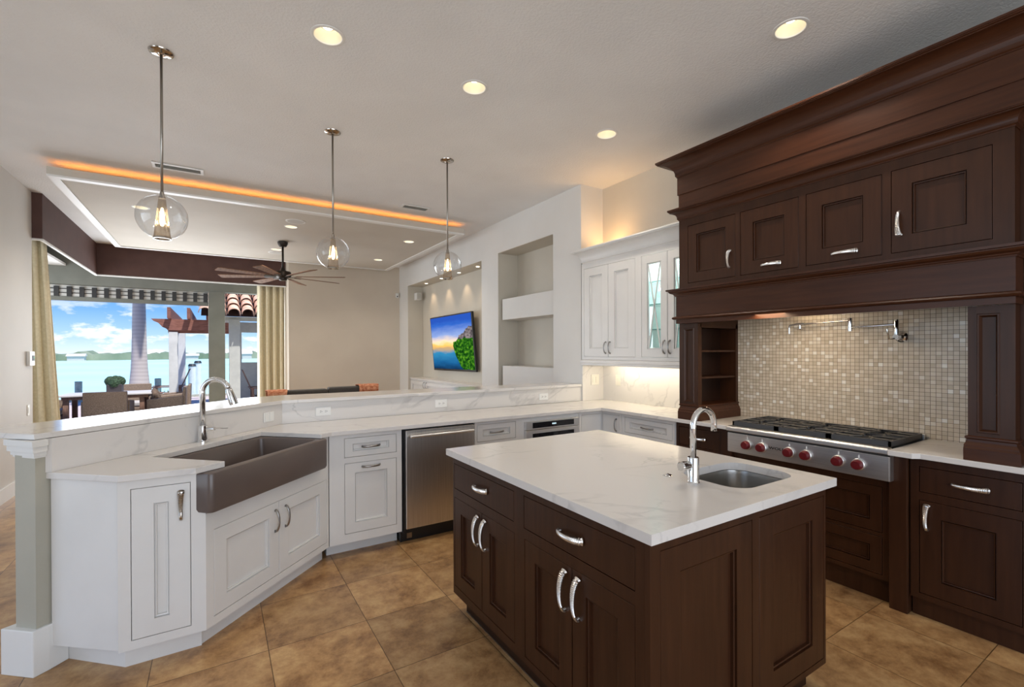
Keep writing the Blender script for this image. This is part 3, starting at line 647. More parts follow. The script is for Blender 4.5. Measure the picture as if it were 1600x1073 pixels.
so = [dict(u0=.046, u1=.509, z0=.146, z1=.583, stile=.075, handles=[(.474, .475, .13, 'slim')]), dict(u0=.511, u1=.979, z0=.146, z1=.583, stile=.075, handles=[(.562, .475, .13, 'slim')])]
ff = MB(); plate_with_holes(ff, 0, 1.0, .105, .676, -.021, 0, [(o['u0'], o['u1'], o['z0'], o['z1']) for o in so], TS)
ff.box(.922, 1.0, -.021, 0, .676, .884, TS); ff.build('face_frame', 'white', scb)
for o in so: add_front(scb, TS, o, 'white')
MB().box(.03, 1.03, -.5, -.075, 0, .105, TS).build('toe_kick', 'white', scb)
# farmhouse sink
fs = thing('farmhouse_sink', 'grey-brown apron-front farmhouse sink set into the angled counter', 'sink', (.3, 3.2, .68))
a0, a1, b0, b1, zt, zb = -.027, .915, -.465, .060, .8835, .683
def rr3(e_, z, r): return [(x, y, z) for x, y in rounded(a0+e_, a1-e_, b0+e_, b1-e_, r, 5)]
ap = MB()
ap.loops([rr3(.02, zb, .02), rr3(.006, zb+.006, .028), rr3(0, zb+.02, .03), rr3(0, zt-.010, .03), rr3(.003, zt-.003, .028), rr3(.010, zt, .022),
          [(x, y, zt) for x, y in rounded(a0+.055, a1-.055, b0+.035, b1-.045, .035, 5)], [(x, y, zt-.008) for x, y in rounded(a0+.062, a1-.062, b0+.042, b1-.052, .035, 5)],
          [(x, y, zb+.05) for x, y in rounded(a0+.075, a1-.075, b0+.055, b1-.065, .04, 5)], [(x, y, zb+.025) for x, y in rounded(a0+.10, a1-.10, b0+.08, b1-.09, .04, 5)]], TS)
ap.build('basin', 'sinkbrown', fs, smooth=True)
MB().cyl(.045, zb+.0255, zb+.029, 24, TS @ Matrix.Translation((.44, -.2, 0))).build('drain', 'chrome', fs)
# drawer + pull-out cabinet
cabinet('base_cabinet', 'white cabinet with a small drawer over a pull-out door, between sink and dishwasher', TK, .665, 1.186, .105, .884, .53,
        [dict(kind='drawer', u0=.767, u1=1.147, z0=.713, z1=.852, stile=.055, rail=.04, handles=[(.955, .783, .13, 'slim', 'h')]), dict(u0=.768, u1=1.147, z0=.168, z1=.672, stile=.07, handles=[(.955, .638, .13, 'slim', 'h')])], toe=.12)
# dishwasher
dw = thing('dishwasher', 'stainless steel dishwasher with bar handle under the white counter', 'dishwasher', (1.495, 3.7, 0))
MB().box(1.19, 1.805, 3.475, 3.98, .09, .882).build('tub', 'black', dw)
MB().box(1.214, 1.800, 3.440, 3.475, .118, .868).build('door', 'steel', dw, bevel=.004)
hb = MB().tube([(1.24, 3.405, .825), (1.775, 3.405, .825)], .0115, 16)
for x in (1.262, 1.753): hb.tube([(x, 3.405, .825), (x, 3.442, .825)], .008, 10)
hb.build('handle', 'steelh', dw, smooth=True)
MB().box(1.195, 1.80, 3.52, 3.97, 0, .09).box(1.195, 1.213, 3.455, 3.475, .09, .868).build('toe_kick', 'black', dw)
MB().box(1.245, 1.285, 3.517, 3.52, .02, .06).build('badge', 'pewter', dw)
cabinet('base_cabinet', 'white drawer cabinet between the dishwasher and the microwave drawer', TK, 1.812, 2.245, .105, .884, .53,
        [dict(kind='drawer', u0=1.831, u1=2.215, z0=.711, z1=.856, stile=.055, rail=.04, handles=[(2.02, .785, .13, 'slim', 'h')]), dict(kind='drawer', u0=1.831, u1=2.215, z0=.42, z1=.67, stile=.06, handles=[(2.02, .62, .13, 'slim', 'h')]), dict(kind='drawer', u0=1.831, u1=2.215, z0=.148, z1=.39, stile=.06, handles=[(2.02, .34, .13, 'slim', 'h')])], toe=.12)
cb = cabinet('base_cabinet', 'white cabinet holding the built-in microwave drawer', TK, 2.245, 2.925, .105, .884, .53, [dict(kind='drawer', u0=2.297, u1=2.905, z0=.148, z1=.42, stile=.06, handles=[(2.6, .36, .13, 'slim', 'h')])], toe=.12)
mw = thing('microwave_drawer', 'stainless microwave drawer with black glass built in below the back counter', 'microwave', (2.6, 3.45, .45))
MB().box(2.300, 2.908, 3.425, 3.4595, .45, .765).build('door', 'steelh', mw, bevel=.003)
MB().box(2.300, 2.908, 3.425, 3.4595, .770, .842).build('control_panel', 'steelh', mw, bevel=.003)
MB().box(2.37, 2.84, 3.422, 3.425, .50, .735).build('window', 'blackglass', mw)
cpn = MB().box(2.37, 2.84, 3.422, 3.425, .783, .832).build('display', 'blackglass', mw)
for i in range(4): MB().box(2.585+i*.012, 2.592+i*.012, 3.4212, 3.4222, .803, .816).build('digit', 'display', cpn)
# corner cabinet (two faces meeting at an inside corner)
cc = thing('corner_cabinet', 'white corner base cabinet with two narrow doors meeting in the inside corner', 'cabinet', (3.3, 3.6, 0))
MB().box(2.927, XR-.01, 3.482, 3.98, .105, .884).box(3.252, XR-.01, 3.195, 3.482, .105, .884).build('carcass', 'white', cc)
MB().box(2.93, XR-.01, 3.58, 3.97, 0, .105).box(3.34, XR-.01, 3.2, 3.58, 0, .105).build('toe_kick', 'white', cc)
o1 = dict(u0=2.962, u1=3.224, z0=.148, z1=.852, stile=.05, style='slab'); ff = MB(); plate_with_holes(ff, 2.927, 3.23, .105, .884, -.021, 0, [(o1['u0'], o1['u1'], o1['z0'], o1['z1'])], TK)
o2 = dict(u0=-3.455, u1=-3.222, z0=.148, z1=.852, stile=.05, style='slab', handles=[(-3.262, .76, .12, 'slim')]); plate_with_holes(ff, -3.46, -3.195, .105, .884, -.021, 0, [(o2['u0'], o2['u1'], o2['z0'], o2['z1'])], TR); ff.build('face_frame', 'white', cc)
add_front(cc, TK, o1, 'white'); add_front(cc, TR, o2, 'white')
cabinet('base_cabinet', 'white drawer cabinet on the range wall beside the dark wood cabinets', TR, -3.193, -2.592, .105, .884, .50,
        [dict(kind='drawer', u0=-3.158, u1=-2.611, z0=.708, z1=.850, stile=.06, rail=.04, handles=[(-2.885, .779, .14, 'slim', 'h')]), dict(kind='drawer', u0=-3.158, u1=-2.611, z0=.148, z1=.67, stile=.06, handles=[(-2.885, .62, .14, 'slim', 'h')])], toe=.12)
TD = frame((3.25, 0), (0, -1), (-1, 0))
cabinet('base_cabinet', 'dark wood base cabinet with a square drawer left of the cooktop, behind the island faucet', TD, -2.590, -2.175, .105, .884, .48,
        [dict(kind='drawer', u0=-2.583+.02, u1=-2.190, z0=.692, z1=.842, stile=.03, rail=.02, style='slab', handles=[(-2.385, .765, .13, 'rib', 'h')]), dict(u0=-2.563, u1=-2.190, z0=.148, z1=.65, stile=.06)], m='wood', toe=.06)
def leg(y0, y1, lb):
    MBo = MB().box(3.237, 3.60, y0, y1, 0, .884); o = MBo.build('cabinet_leg', 'wood', bevel=.003, loc=(3.4, (y0+y1)/2, 0)); tag(o, lb, 'cabinet leg'); return o
leg(2.085, 2.170, 'dark wood post left of the cooktop, mostly hidden by the island')
leg(1.036, 1.121, 'dark wood post on the floor at the right end of the cooktop')
TST = frame((3.262, 0), (0, -1), (-1, 0))
cabinet('drawer_cabinet', 'dark wood drawer cabinet below the stainless cooktop', TST, -2.082, -1.124, .135, .725, .45,
        [dict(kind='drawer', u0=-2.045, u1=-1.160, z0=.405, z1=.675, stile=.06), dict(kind='drawer', u0=-2.045, u1=-1.160, z0=.16, z1=.385, stile=.06)], m='wood', toe=.04)
TQ = frame((3.26, 0), (0, -1), (-1, 0))
cabinet('base_cabinet', 'dark wood base cabinet with drawer and door at the right edge of the photo', TQ, -1.030, -.10, .105, .884, .45,
        [dict(kind='drawer', u0=-.992, u1=-.599, z0=.690, z1=.830, style='slab', handles=[(-.787, .762, .135, 'rib', 'h')]), dict(u0=-.992, u1=-.599, z0=.136, z1=.648, stile=.088, rail=.085, handles=[(-.958, .555, .135, 'rib')]),
         dict(kind='drawer', u0=-.56, u1=-.15, z0=.690, z1=.830, style='slab', handles=[(-.36, .762, .135, 'rib', 'h')]), dict(u0=-.56, u1=-.15, z0=.136, z1=.648, stile=.088, handles=[(-.19, .555, .135, 'rib')])], m='wood', toe=.03)

# ================================================================== COUNTERTOPS, SPLASH, BAR
tip = S2(.095, .022); P_ = [(-.673, 2.999), (-.377, 2.730), (-.085, 2.715), tip, S2(.095, -.45), S2(.887, -.45), S2(.887, .022), (.672, 3.41), (3.172, 3.41), (3.172, 2.085), (XR-.001, 2.085), (XR-.001, 3.985), (.425, 3.998), (-.655, 2.992)]
tag(MB().prism(P_, .885, .915).build('countertop', 'quartz', bevel=.003), 'long white veined counter running from the angled sink around the corner to the cooktop', 'countertop')
tag(MB().prism([(3.140, 1.093), (3.140, .985), (3.172, .96), (3.172, .10), (XR-.001, .10), (XR-.001, 1.093)], .885, .915).build('countertop', 'quartz', bevel=.003), 'short white counter slab right of the cooktop on dark cabinets', 'countertop')
bs = thing('quartz_backsplash', 'white veined quartz upstand between the counters, the raised bar and the upper cabinet', 'backsplash', (1.7, 4.0, .915))
MB().prism([(-.672, 2.994), (-.650, 2.992), (.428, 4.000), (.405, 4.028)], .9155, 1.072).build('angled_slab', 'quartz', bs)
MB().box(.41, XL, 4.0, 4.028, .9155, 1.072).build('long_slab', 'quartz', bs)
MB().box(XL+.001, XR-.001, 3.972, 3.989, .9155, 1.312).build('corner_slab', 'quartz', bs)
MB().box(XR-.016, XR-.001, 2.52, 3.972, .9155, 1.32).build('wall_slab', 'quartz', bs)
bar = [(-.702, 2.962), (.42, 3.965), (XL-.004, 3.985), (XL-.004, 4.34), (.46, 4.45), (.20, 4.36), (-1.02, 3.27)]
tag(MB().prism(bar, 1.0735, 1.100).build('bar_countertop', 'quartz', bevel=.003), 'raised white quartz bar top bending around the peninsula', 'bar top')
def faucet_left():
    x, y, z = -.070, 3.40, .915
    v = TS @ Vector((.44, -.51, 0)); x, y = -.072, 3.48
    t = thing('kitchen_faucet', 'chrome pull-down gooseneck faucet behind the farmhouse sink', 'faucet', (x, y, z)); T = Matrix.Translation((x, y, z))
    MB().lathe([(.0001, 0), (.033, 0), (.033, .006), (.026, .010), (.0255, .10), (.022, .104), (.0001, .104)], 32, T).build('body', 'chrome', t, smooth=True)
    d = Vector((.80, -.60, 0)).normalized(); d = Vector((.92, -.39, 0)).normalized()
    pts = [(0, 0, .10), (0, 0, .31)]; R_ = .075
    for i in range(1, 17): a = PI-PI*.93*i/16; pts.append((d.x*(R_+R_*math.cos(a)), d.y*(R_+R_*math.cos(a)), .31+R_*math.sin(a)))
    e_ = Vector(pts[-1]); dr = (e_-Vector(pts[-2])).normalized(); 
    s_ = MB().tube(pts, .0160, 16, T).build('spout', 'chrome', t, smooth='all')
    MB().tube([e_, e_+dr*.01, e_+dr*.02, e_+dr*.085, e_+dr*.105], [.0165, .019, .020, .026, .024], 18, T).build('spray_head', 'chrome', t, smooth=True)
    MB().tube([(.02, -.01, .075), (.055, -.03, .08), (.062, -.034, .08)], [.012, .012, .011], 12, T).tube([(.058, -.03, .082), (.13, -.062, .082)], [.007, .005], 10, T, flat=.6).build('lever', 'chrome', t, smooth=True)
faucet_left()
def outlet(T, lb, kind='outlet', w=.115, h=.07):
    p = T @ Vector((0, 0, 0)); t = thing('wall_outlet' if kind == 'outlet' else 'wall_switch', lb, 'outlet' if kind == 'outlet' else 'switch', tuple(p))
    pm = 'plate' if kind == 'outlet' or 'cream' not in lb else 'switch'
    MB().box(-w/2, w/2, .0005, .006, -h/2, h/2, T).build('plate', pm, t, bevel=.0015)
    if kind == 'outlet':
        for s_ in (-1, 1):
            c = s_*w*.17 if w > h else 0; cz = 0 if w > h else s_*h*.17
            r_ = MB().box(c-.014, c+.014, .006, .008, cz-.014, cz+.014, T).build('socket', pm, t)
            sl = MB()
            if w > h: sl.box(c-.006, c+.004, .008, .0086, .004, .0065, T).box(c-.006, c+.004, .008, .0086, -.0065, -.004, T).cyl(.0025, 0, .0008, 8, T @ Matrix.Translation((c+.009, .008, 0)) @ Matrix.Rotation(-PI/2, 4, 'X'))
            else: sl.box(-.0065, -.004, .008, .0086, cz-.004, cz+.006, T).box(.004, .0065, .008, .0086, cz-.004, cz+.006, T)
            sl.build('slot', 'slot', r_)
    else:
        n = max(1, round(w/.05)-(0 if w < .1 else 0))
        for i in range(n): c = (i-(n-1)/2)*.045; MB().box(c-.016, c+.016, .006, .009, -.032, .032, T).build('rocker', pm, t, bevel=.001)
def TT(x, y, z, U, Nn): return Matrix.Translation((0, 0, z)) @ frame((x, y), U, Nn)
outlet(TT(.725, 4.0, .992, (1, 0), (0, -1)), 'white horizontal outlet on the upstand right of the farmhouse faucet')
outlet(TT(1.745, 4.0, .992, (1, 0), (0, -1)), 'white horizontal outlet on the upstand above the dishwasher')
outlet(TT(2.906, 4.0, .990, (1, 0), (0, -1)), 'white horizontal outlet on the upstand above the microwave drawer')
ov = Vector((.30, 3.876)); dd = Vector((1.078, 1.008)).normalized()
outlet(TT(.325, 3.9015, .990, dd, (dd.y, -dd.x)), 'blank white plate at the bend of the upstand behind the farmhouse sink', 'switch', .10, .07)
outlet(TT(3.60, 3.972, 1.145, (1, 0), (0, -1)), 'cream double switch plate on the short wall left of the corner', 'switch', .115, .115)
outlet(TT(XR-.016, 3.74, 1.145, (0, -1), (-1, 0)), 'cream single switch plate under the white upper cabinet, right of the corner', 'switch', .07, .115)
outlet(TT(XR-.016, 2.62, 1.16, (0, -1), (-1, 0)), 'cream switch plate beside the dark fluted pilaster', 'switch', .07, .115)

# ================================================================== COOKTOP
ck = thing('gas_cooktop', 'stainless steel gas cooktop with six red knobs and black grates', 'cooktop', (3.45, 1.59, .72))
y0, y1 = 1.098, 2.078
MB().box(3.19, 3.70, y0, y1, .728, .905).build('body', 'steelh', ck)
fp = MB().box(3.178, 3.19, y0, y1, .732, .868).build('control_panel', 'steelh', ck, bevel=.002)
MB().box(3.181, 3.19, y0, y1, .868, .884).build('vent_slot', 'slot', ck)
MB().prism([(3.160, .884), (3.190, .884), (3.215, .905), (3.215, .917), (3.168, .917), (3.160, .908)], y0, y1, Matrix(((1, 0, 0, 0), (0, 0, 1, 0), (0, 1, 0, 0), (0, 0, 0, 1)))).build('front_rail', 'steelh', ck, bevel=.003)
MB().box(3.215, 3.70, y0, y1, .905, .912).build('drip_tray', 'black', ck)
M['gratebar'] = mat('grate_bar_iron', (.085, .080, .072), .38)
MB().box(3.700, 3.728, y0, y1, .905, .945).build('back_riser', 'steelh', ck, bevel=.003)
def knob(y):
    T = Matrix.Translation((3.178, y, .800)) @ Matrix.Rotation(-PI/2, 4, 'Y')
    MB().lathe([(.0001, 0), (.034, 0), (.034, .012), (.031, .015), (.0001, .015)], 28, T).build('bezel', 'steelh', ck, smooth=True)
    k = MB().lathe([(.0001, .015), (.0295, .015), (.0300, .020), (.0265, .042), (.0235, .046), (.0001, .047)], 14, T).build('knob', 'red', ck, smooth=True)
    MB().box(3.1765, 3.178, y-.0035, y+.0035, .838, .856).build('mark', 'plate', ck)
for y in (1.926, 1.82, 1.638, 1.533, 1.351, 1.245): knob(y)
def text(s, size, m, T, parent, name='lettering', sx=1.0):
    c = bpy.data.curves.new('txt', 'FONT'); c.body = s; c.size = size; c.extrude = .0004; c.offset = size*.02; c.align_x = 'CENTER'; c.align_y = 'CENTER'
    o = bpy.data.objects.new('txt', c); COL.objects.link(o); dg = bpy.context.evaluated_depsgraph_get(); dg.update(); me = bpy.data.meshes.new_from_object(o.evaluated_get(dg)); bpy.data.objects.remove(o)
    me.transform(T @ Matrix.Scale(sx, 4, (1, 0, 0))); me.materials.clear(); me.materials.append(M[m]); q = bpy.data.objects.new(name, me); COL.objects.link(q)
    if parent: par(q, parent)
    return q
# text plane facing -X: local x -> -Y, local y -> Z
text('WOLF', .024, 'black', Matrix(((0, 0, -1, 3.1772), (-1, 0, 0, 1.722), (0, 1, 0, .806), (0, 0, 0, 1))), ck, sx=1.55)
for gi in range(3):
    gy0 = 1.108+gi*.323; gy1 = gy0+.315; g = MB(); g2 = MB(); zt_ = .948
    def bar_(x0, x1, ya, yb, zz0=.930, zz1=zt_): g.box(x0, x1, ya, yb, zz0, zz1)
    bar_(3.225, 3.237, gy0, gy1, .918); bar_(3.683, 3.695, gy0, gy1, .918); bar_(3.225, 3.695, gy0, gy0+.012, .918); bar_(3.225, 3.695, gy1-.012, gy1, .918)
    bar_(3.454, 3.466, gy0, gy1)
    cy_ = (gy0+gy1)/2
    for cx_ in (3.345, 3.575):
        for k in range(4):
            a = PI/4+k*PI/2; c_, s_ = math.cos(a), math.sin(a)
            p0 = (cx_+.028*c_, cy_+.028*s_); p1 = (cx_+.075*c_, cy_+.075*s_); p2 = (cx_+.11*(1 if c_ > 0 else -1), p1[1]+.0*s_); p3 = (p1[0], cy_+(.150)*(1 if s_ > 0 else -1))
            g2.tube([(*p0, .944), (*p1, .944)], .0068, 8); g2.tube([(*p1, .944), (*p2, .944)], .0068, 8); g2.tube([(*p1, .944), (*p3, .944)], .0068, 8)
    g_ = g.build('grate', 'grateblue', ck); g2.build('grate_fingers', 'gratebar', g_, smooth=True)
    for cx_ in (3.345, 3.575):
        MB().lathe([(.0001, .912), (.05, .912), (.048, .920), (.034, .922), (.034, .930), (.030, .934), (.0001, .935)], 24, Matrix.Translation((cx_, cy_, 0))).build('burner', 'iron', ck, smooth=True)
# mosaic
tag(MB().box(XR-.012, XR-.0005, .55, 2.36, .9155, 1.76).build('tile_backsplash', 'mosaic'), 'pearly beige mosaic tile panel behind the cooktop', 'backsplash')
# pot filler
pf = thing('pot_filler', 'chrome folding pot-filler tap on the mosaic wall above the cooktop', 'tap', (XR-.012, 1.13, 1.55))
X0 = XR-.012
TX = Matrix.Translation((X0, 1.222, 1.550)) @ Matrix.Rotation(-PI/2, 4, 'Y')
MB().lathe([(.0001, 0), (.036, 0), (.035, .008), (.028, .014), (.018, .018), (.018, .075), (.0001, .075)], 28, TX).build('wall_flange', 'chrome', pf, smooth=True)
xj = X0-.085
MB().lathe([(.0001, -.02), (.014, -.02), (.014, .09), (.012, .10), (.0001, .10)], 20, Matrix.Translation((xj, 1.222, 1.560))).tube([(xj+.02, 1.222, 1.55), (xj-.015, 1.222, 1.55)], .016, 12).build('valve_body', 'chrome', pf, smooth=True)
MB().tube([(xj-.01, 1.225, 1.54), (xj-.03, 1.25, 1.535), (xj-.035, 1.26, 1.60)], .005, 8).build('lever', 'chrome', pf, smooth=True)
MB().tube([(xj, 1.222, 1.628), (xj-.01, 1.47, 1.62)], .007, 12).build('first_arm', 'chrome', pf, smooth=True)
MB().lathe([(.0001, -.045), (.013, -.045), (.013, .045), (.0001, .045)], 20, Matrix.Translation((xj-.01, 1.475, 1.640))).build('elbow', 'chrome', pf, smooth=True)
MB().tube([(xj-.01, 1.475, 1.668), (xj-.005, 1.86, 1.655), (xj-.005, 1.872, 1.650), (xj-.005, 1.877, 1.635), (xj-.005, 1.877, 1.590)], .007, 12).build('second_arm', 'chrome', pf, smooth=True)
MB().tube([(xj-.005, 1.80, 1.655), (xj-.005, 1.80, 1.625)], .009, 12).tube([(xj-.005, 1.78, 1.620), (xj-.005, 1.82, 1.620)], .004, 8).tube([(xj-.005, 1.77, 1.659), (xj-.005, 1.83, 1.657)], .011, 12).build('spout_valve', 'chrome', pf, smooth=True)

# ================================================================== HOOD SURROUND
hd = thing('range_hood_surround', 'large dark wood range-hood surround with crown mouldings, cupboard doors and two pilasters', 'range hood', (3.45, 1.56, .915))
YE0, YE1 = .612, 2.51     # ends
def molding(name, prof, xf, ya, yb, m='woodh', parent=hd, left=True, right=True, xl=XR-.001):
    """profile (out, z) swept along the front (X=xf) with mitred returns at both ends"""
    mb = MB(); L_ = []
    def lp2(xfun): return [xfun(o_, z) for o_, z in prof]
    L_.append([(xl, yb+(o_ if left else 0), z) for o_, z in prof]); L_.append([(xf-o_, yb+(o_ if left else 0), z) for o_, z in prof])
    L_.append([(xf-o_, ya-(o_ if right else 0), z) for o_, z in prof]); L_.append([(XR-.001, ya-(o_ if right else 0), z) for o_, z in prof])
    mb.loops(L_); return mb.build(name, m, parent, smooth=False)
def cove(z0, z1, d, n=12, lip=.012, base=.012):
    pr_ = [(-.012, z0), (base*.4, z0), (base*.4, z0+.006), (base, z0+.012), (base, z0+.02)]
    za, zb_ = z0+.02, z1-lip-.014
    for i in range(n+1): t = i/n; pr_.append((base+(d-base-.012)*(1-math.cos(t*PI/2)), za+(zb_-za)*math.sin(t*PI/2)))
    pr_ += [(d-.012, zb_+.006), (d-.004, zb_+.008), (d-.004, z1-lip), (d, z1-lip), (d, z1), (-.012, z1)]
    return pr_
# soffit bands + top crown continue to the right past the frame
MB().box(3.178, XR-.001, .05, YE1+.008, 2.726, 2.985).build('upper_band', 'woodh', hd)
MB().box(3.186, XR-.001, .05, YE1, 2.60, 2.727).build('lower_band', 'woodh', hd)
molding('top_crown', cove(2.868, 3.003, .122), 3.178, .05, YE1+.008)
molding('middle_crown', cove(2.52, 2.608, .066), 3.19, YE0, YE1, xl=3.27)
# cupboard box
TH = frame((3.19, 0), (0, -1), (-1, 0))
MB().box(3.2115, XR-.001, YE0, YE1, 1.90, 2.60).build('carcass', 'wood', hd)
ho_ = [dict(u0=-2.427, u1=-2.023, z0=2.004, z1=2.460, stile=.075, handles=[(-2.066, 2.135, .125, 'rib')]), dict(u0=-1.984, u1=-1.583, z0=2.004, z1=2.461, stile=.09, handles=[(-1.765, 2.052, .125, 'rib', 'h')]),
       dict(u0=-1.540, u1=-1.134, z0=2.004, z1=2.462, stile=.09, handles=[(-1.325, 2.052, .13, 'rib', 'h')]), dict(u0=-1.093, u1=-.687, z0=2.004, z1=2.464, stile=.09, handles=[(-1.055, 2.165, .13, 'rib', 'v', True)])]
ff = MB(); plate_with_holes(ff, -YE1, -YE0, 1.93, 2.60, -.021, 0, [(o['u0'], o['u1'], o['z0'], o['z1']) for o in ho_], TH); ff.build('face_frame', 'wood', hd)
for o in ho_: add_front(hd, TH, o, 'wood')
# mantel: shelf, frieze, bead, fascia (hollow below for the hood)
mt = MB(); XF = 3.15
molding('mantel_shelf', [(-.04, 1.902), (.006, 1.902), (.008, 1.910), (.014, 1.914), (.016, 1.92), (.035, 1.928), (.043, 1.938), (.044, 1.943), (.057, 1.945), (.058, 1.958), (-.04, 1.962)], XF, YE0-.01, YE1+.0, xl=3.379)
for (x0, x1, ya, yb) in ((XF, XF+.03, .602, YE1), (XF+.03, XR-.001, YE1-.025, YE1), (XF+.03, XR-.001, .602, .627)): mt.box(x0, x1, ya, yb, 1.684, 1.903)
mt.build('frieze', 'woodh', hd)
molding('bead', [(-.01, 1.716), (.012, 1.716), (.020, 1.720), (.025, 1.728), (.020, 1.736), (.008, 1.742), (-.01, 1.742)], XF, .602, YE1, xl=3.379)
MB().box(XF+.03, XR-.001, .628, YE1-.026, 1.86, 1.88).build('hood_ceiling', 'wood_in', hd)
MB().box(3.26, 3.70, 1.10, 2.08, 1.75, 1.86).build('hood_liner', 'steelh', hd)
# left pilaster with shelf recess on its right side
def pilaster(ya, yb, xf, panel):
    T = frame((xf, 0), (0, -1), (-1, 0)); mb = MB(); u0_, u1_ = panel
    plate_with_holes(mb, -yb, -ya, 1.035, 1.684, -.03, 0, [(u0_, u1_, 1.055, 1.645)], T); p = mb.build('pilaster', 'wood', hd)
    q = MB(); g = lambda i, b: [(u0_+i, b, 1.055+i), (u1_-i, b, 1.055+i), (u1_-i, b, 1.645-i), (u0_+i, b, 1.645-i)]
    q.loops([g(0, -.02), g(0, .0), g(.003, .005), g(.009, .005), g(.012, .0), g(.018, -.012)], T, cap0=False); q.build('fluted_panel', 'wood', p)
pilaster(2.343, 2.518, 3.20, (-2.475, -2.379))
MB().box(3.23, XR-.001, 2.49, 2.518, 1.035, 1.684).build('rack_back', 'wood_in', hd)
MB().box(3.23, 3.245, 2.343, 2.49, 1.035, 1.684).box(3.70, XR-.013, 2.343, 2.49, 1.035, 1.684).box(3.23, XR-.013, 2.343, 2.49, 1.65, 1.80).build('rack_frame', 'wood', hd)
MB().box(3.245, 3.70, 2.350, 2.49, 1.455, 1.470).build('shelf', 'wood', hd)
MB().box(3.245, 3.70, 2.350, 2.49, 1.243, 1.258).build('shelf', 'wood', hd)
def plinth(ya, yb, x0, x1):
    L_ = []
    for o_, z in ((.012, .916), (.022, .916), (.022, .975), (.016, .985), (.016, .992), (.006, 1.008), (.004, 1.020), (.010, 1.026), (.010, 1.034), (0, 1.038)):
        L_.append([(x0-o_, ya-o_, z), (x1, ya-o_, z), (x1, yb+min(o_, .012), z), (x0-o_, yb+min(o_, .012), z)])
    return MB().loops(L_[1:]).build('plinth', 'woodh', hd)
plinth(2.343, 2.506, 3.20, XR-.014)
# right pilaster
MB().box(3.28, XR-.001, .05, .6115, .9165, 2.60).build('side_panel', 'wood', hd)
pilaster(.612, .779, 3.20, (-.746, -.663))
MB().box(3.23, XR-.001, .612, .779, 1.035, 1.684).build('pilaster_core', 'wood', hd)
plinth(.612, .779, 3.20, XR-.001)
hl = area('under_hood_lamp', (3.36, 1.75, 1.745), (0.15, 0, -1), .20, .9, 7, (1, .78, .52)); hl.parent = hd; hl.matrix_parent_inverse = Matrix.Translation(-Vector((3.45, 1.56, .915)))

# ================================================================== WHITE UPPER CABINET
uc = thing('upper_cabinet', 'white wall cabinet with crown moulding, two solid doors and two glass doors', 'cabinet', (3.56, 3.2, 1.312))
TU = frame((3.38, 0), (0, -1), (-1, 0))
XU = 3.38; YA, YB = 2.515, 3.935
cs = MB()
for b_ in ((3.401, XR-.001, YB-.02, YB, 1.375, 2.41), (3.401, XR-.001, 3.10, 3.125, 1.375, 2.41), (3.401, XR-.001, YA, YA+.018, 1.375, 2.41), (3.401, XR-.001, YA, YB, 1.375, 1.395), (3.401, XR-.001, YA, YB, 2.39, 2.41), (XR-.016, XR-.001, YA, YB, 1.375, 2.41), (3.401, 3.72, 3.125, YB-.02, 1.395, 2.39)): cs.box(*b_)
cs.build('carcass', 'white', uc)
uo = [dict(u0=-3.900, u1=-3.531, z0=1.405, z1=2.353, stile=.085, handles=[(-3.562, 1.50, .12, 'slim')]), dict(u0=-3.529, u1=-3.163, z0=1.405, z1=2.353, stile=.085, handles=[(-3.498, 1.50, .12, 'slim')]),
      dict(u0=-3.086, u1=-2.787, z0=1.405, z1=2.353, stile=.066, rail=.075, style='glass', handles=[(-2.815, 1.50, .12, 'slim')]), dict(u0=-2.784, u1=-2.530, z0=1.405, z1=2.353, stile=.066, rail=.075, style='glass', handles=[(-2.755, 1.50, .12, 'slim')])]
ff = MB(); plate_with_holes(ff, -YB, -YA, 1.375, 2.41, -.021, 0, [(o['u0'], o['u1'], o['z0'], o['z1']) for o in uo], TU); ff.build('face_frame', 'white', uc)
for o in uo:
    d = add_front(uc, TU, o, 'white')
    if o['style' if 'style' in o else 'u0'] == 'glass':
        a, b, c_, e_ = o['u0']+.082, o['u1']-.082, 1.405+.091, 2.353-.091
        MB().box(a-.002, b+.002, -.0145, -.0125, c_-.002, e_+.002, TU).build('pane', 'doorglass', d)
        w_ = .006; md = MB()
        for p0, p1 in (((a, c_), (b, e_)), ((b, c_), (a, e_))):
            dx, dz = p1[0]-p0[0], p1[1]-p0[1]; l_ = math.hypot(dx, dz); nx, nz = -dz/l_*w_, dx/l_*w_
            md.add([(p0[0]+nx, -.012, p0[1]+nz), (p0[0]-nx, -.012, p0[1]-nz), (p1[0]-nx, -.012, p1[1]-nz), (p1[0]+nx, -.012, p1[1]+nz), (p0[0]+nx, -.003, p0[1]+nz), (p0[0]-nx, -.003, p0[1]-nz), (p1[0]-nx, -.003, p1[1]-nz), (p1[0]+nx, -.003, p1[1]+nz)], [(0, 1, 2, 3), (7, 6, 5, 4), (0, 4, 5, 1), (1, 5, 6, 2), (2, 6, 7, 3), (3, 7, 4, 0)], TU)
        md.build('mullion', 'white', d)
for z in (1.66, 1.89, 2.10): MB().box(3.42, XR-.018, YA+.019, 3.099, z, z+.008).build('glass_shelf', 'shelfglass', uc); MB().box(3.418, 3.4195, YA+.019, 3.099, z, z+.008).build('shelf_edge', 'shelfedge', uc)
molding('crown', cove(2.41, 2.548, .10), 3.38, YA, YB-.02, m='white', parent=uc, right=False)
molding('light_rail', [(-.02, 1.312), (.0, 1.312), (.008, 1.316), (.008, 1.335), (.014, 1.342), (.014, 1.362), (.004, 1.372), (-.02, 1.3745)], 3.38, YA, YB, m='white', parent=uc, right=False)
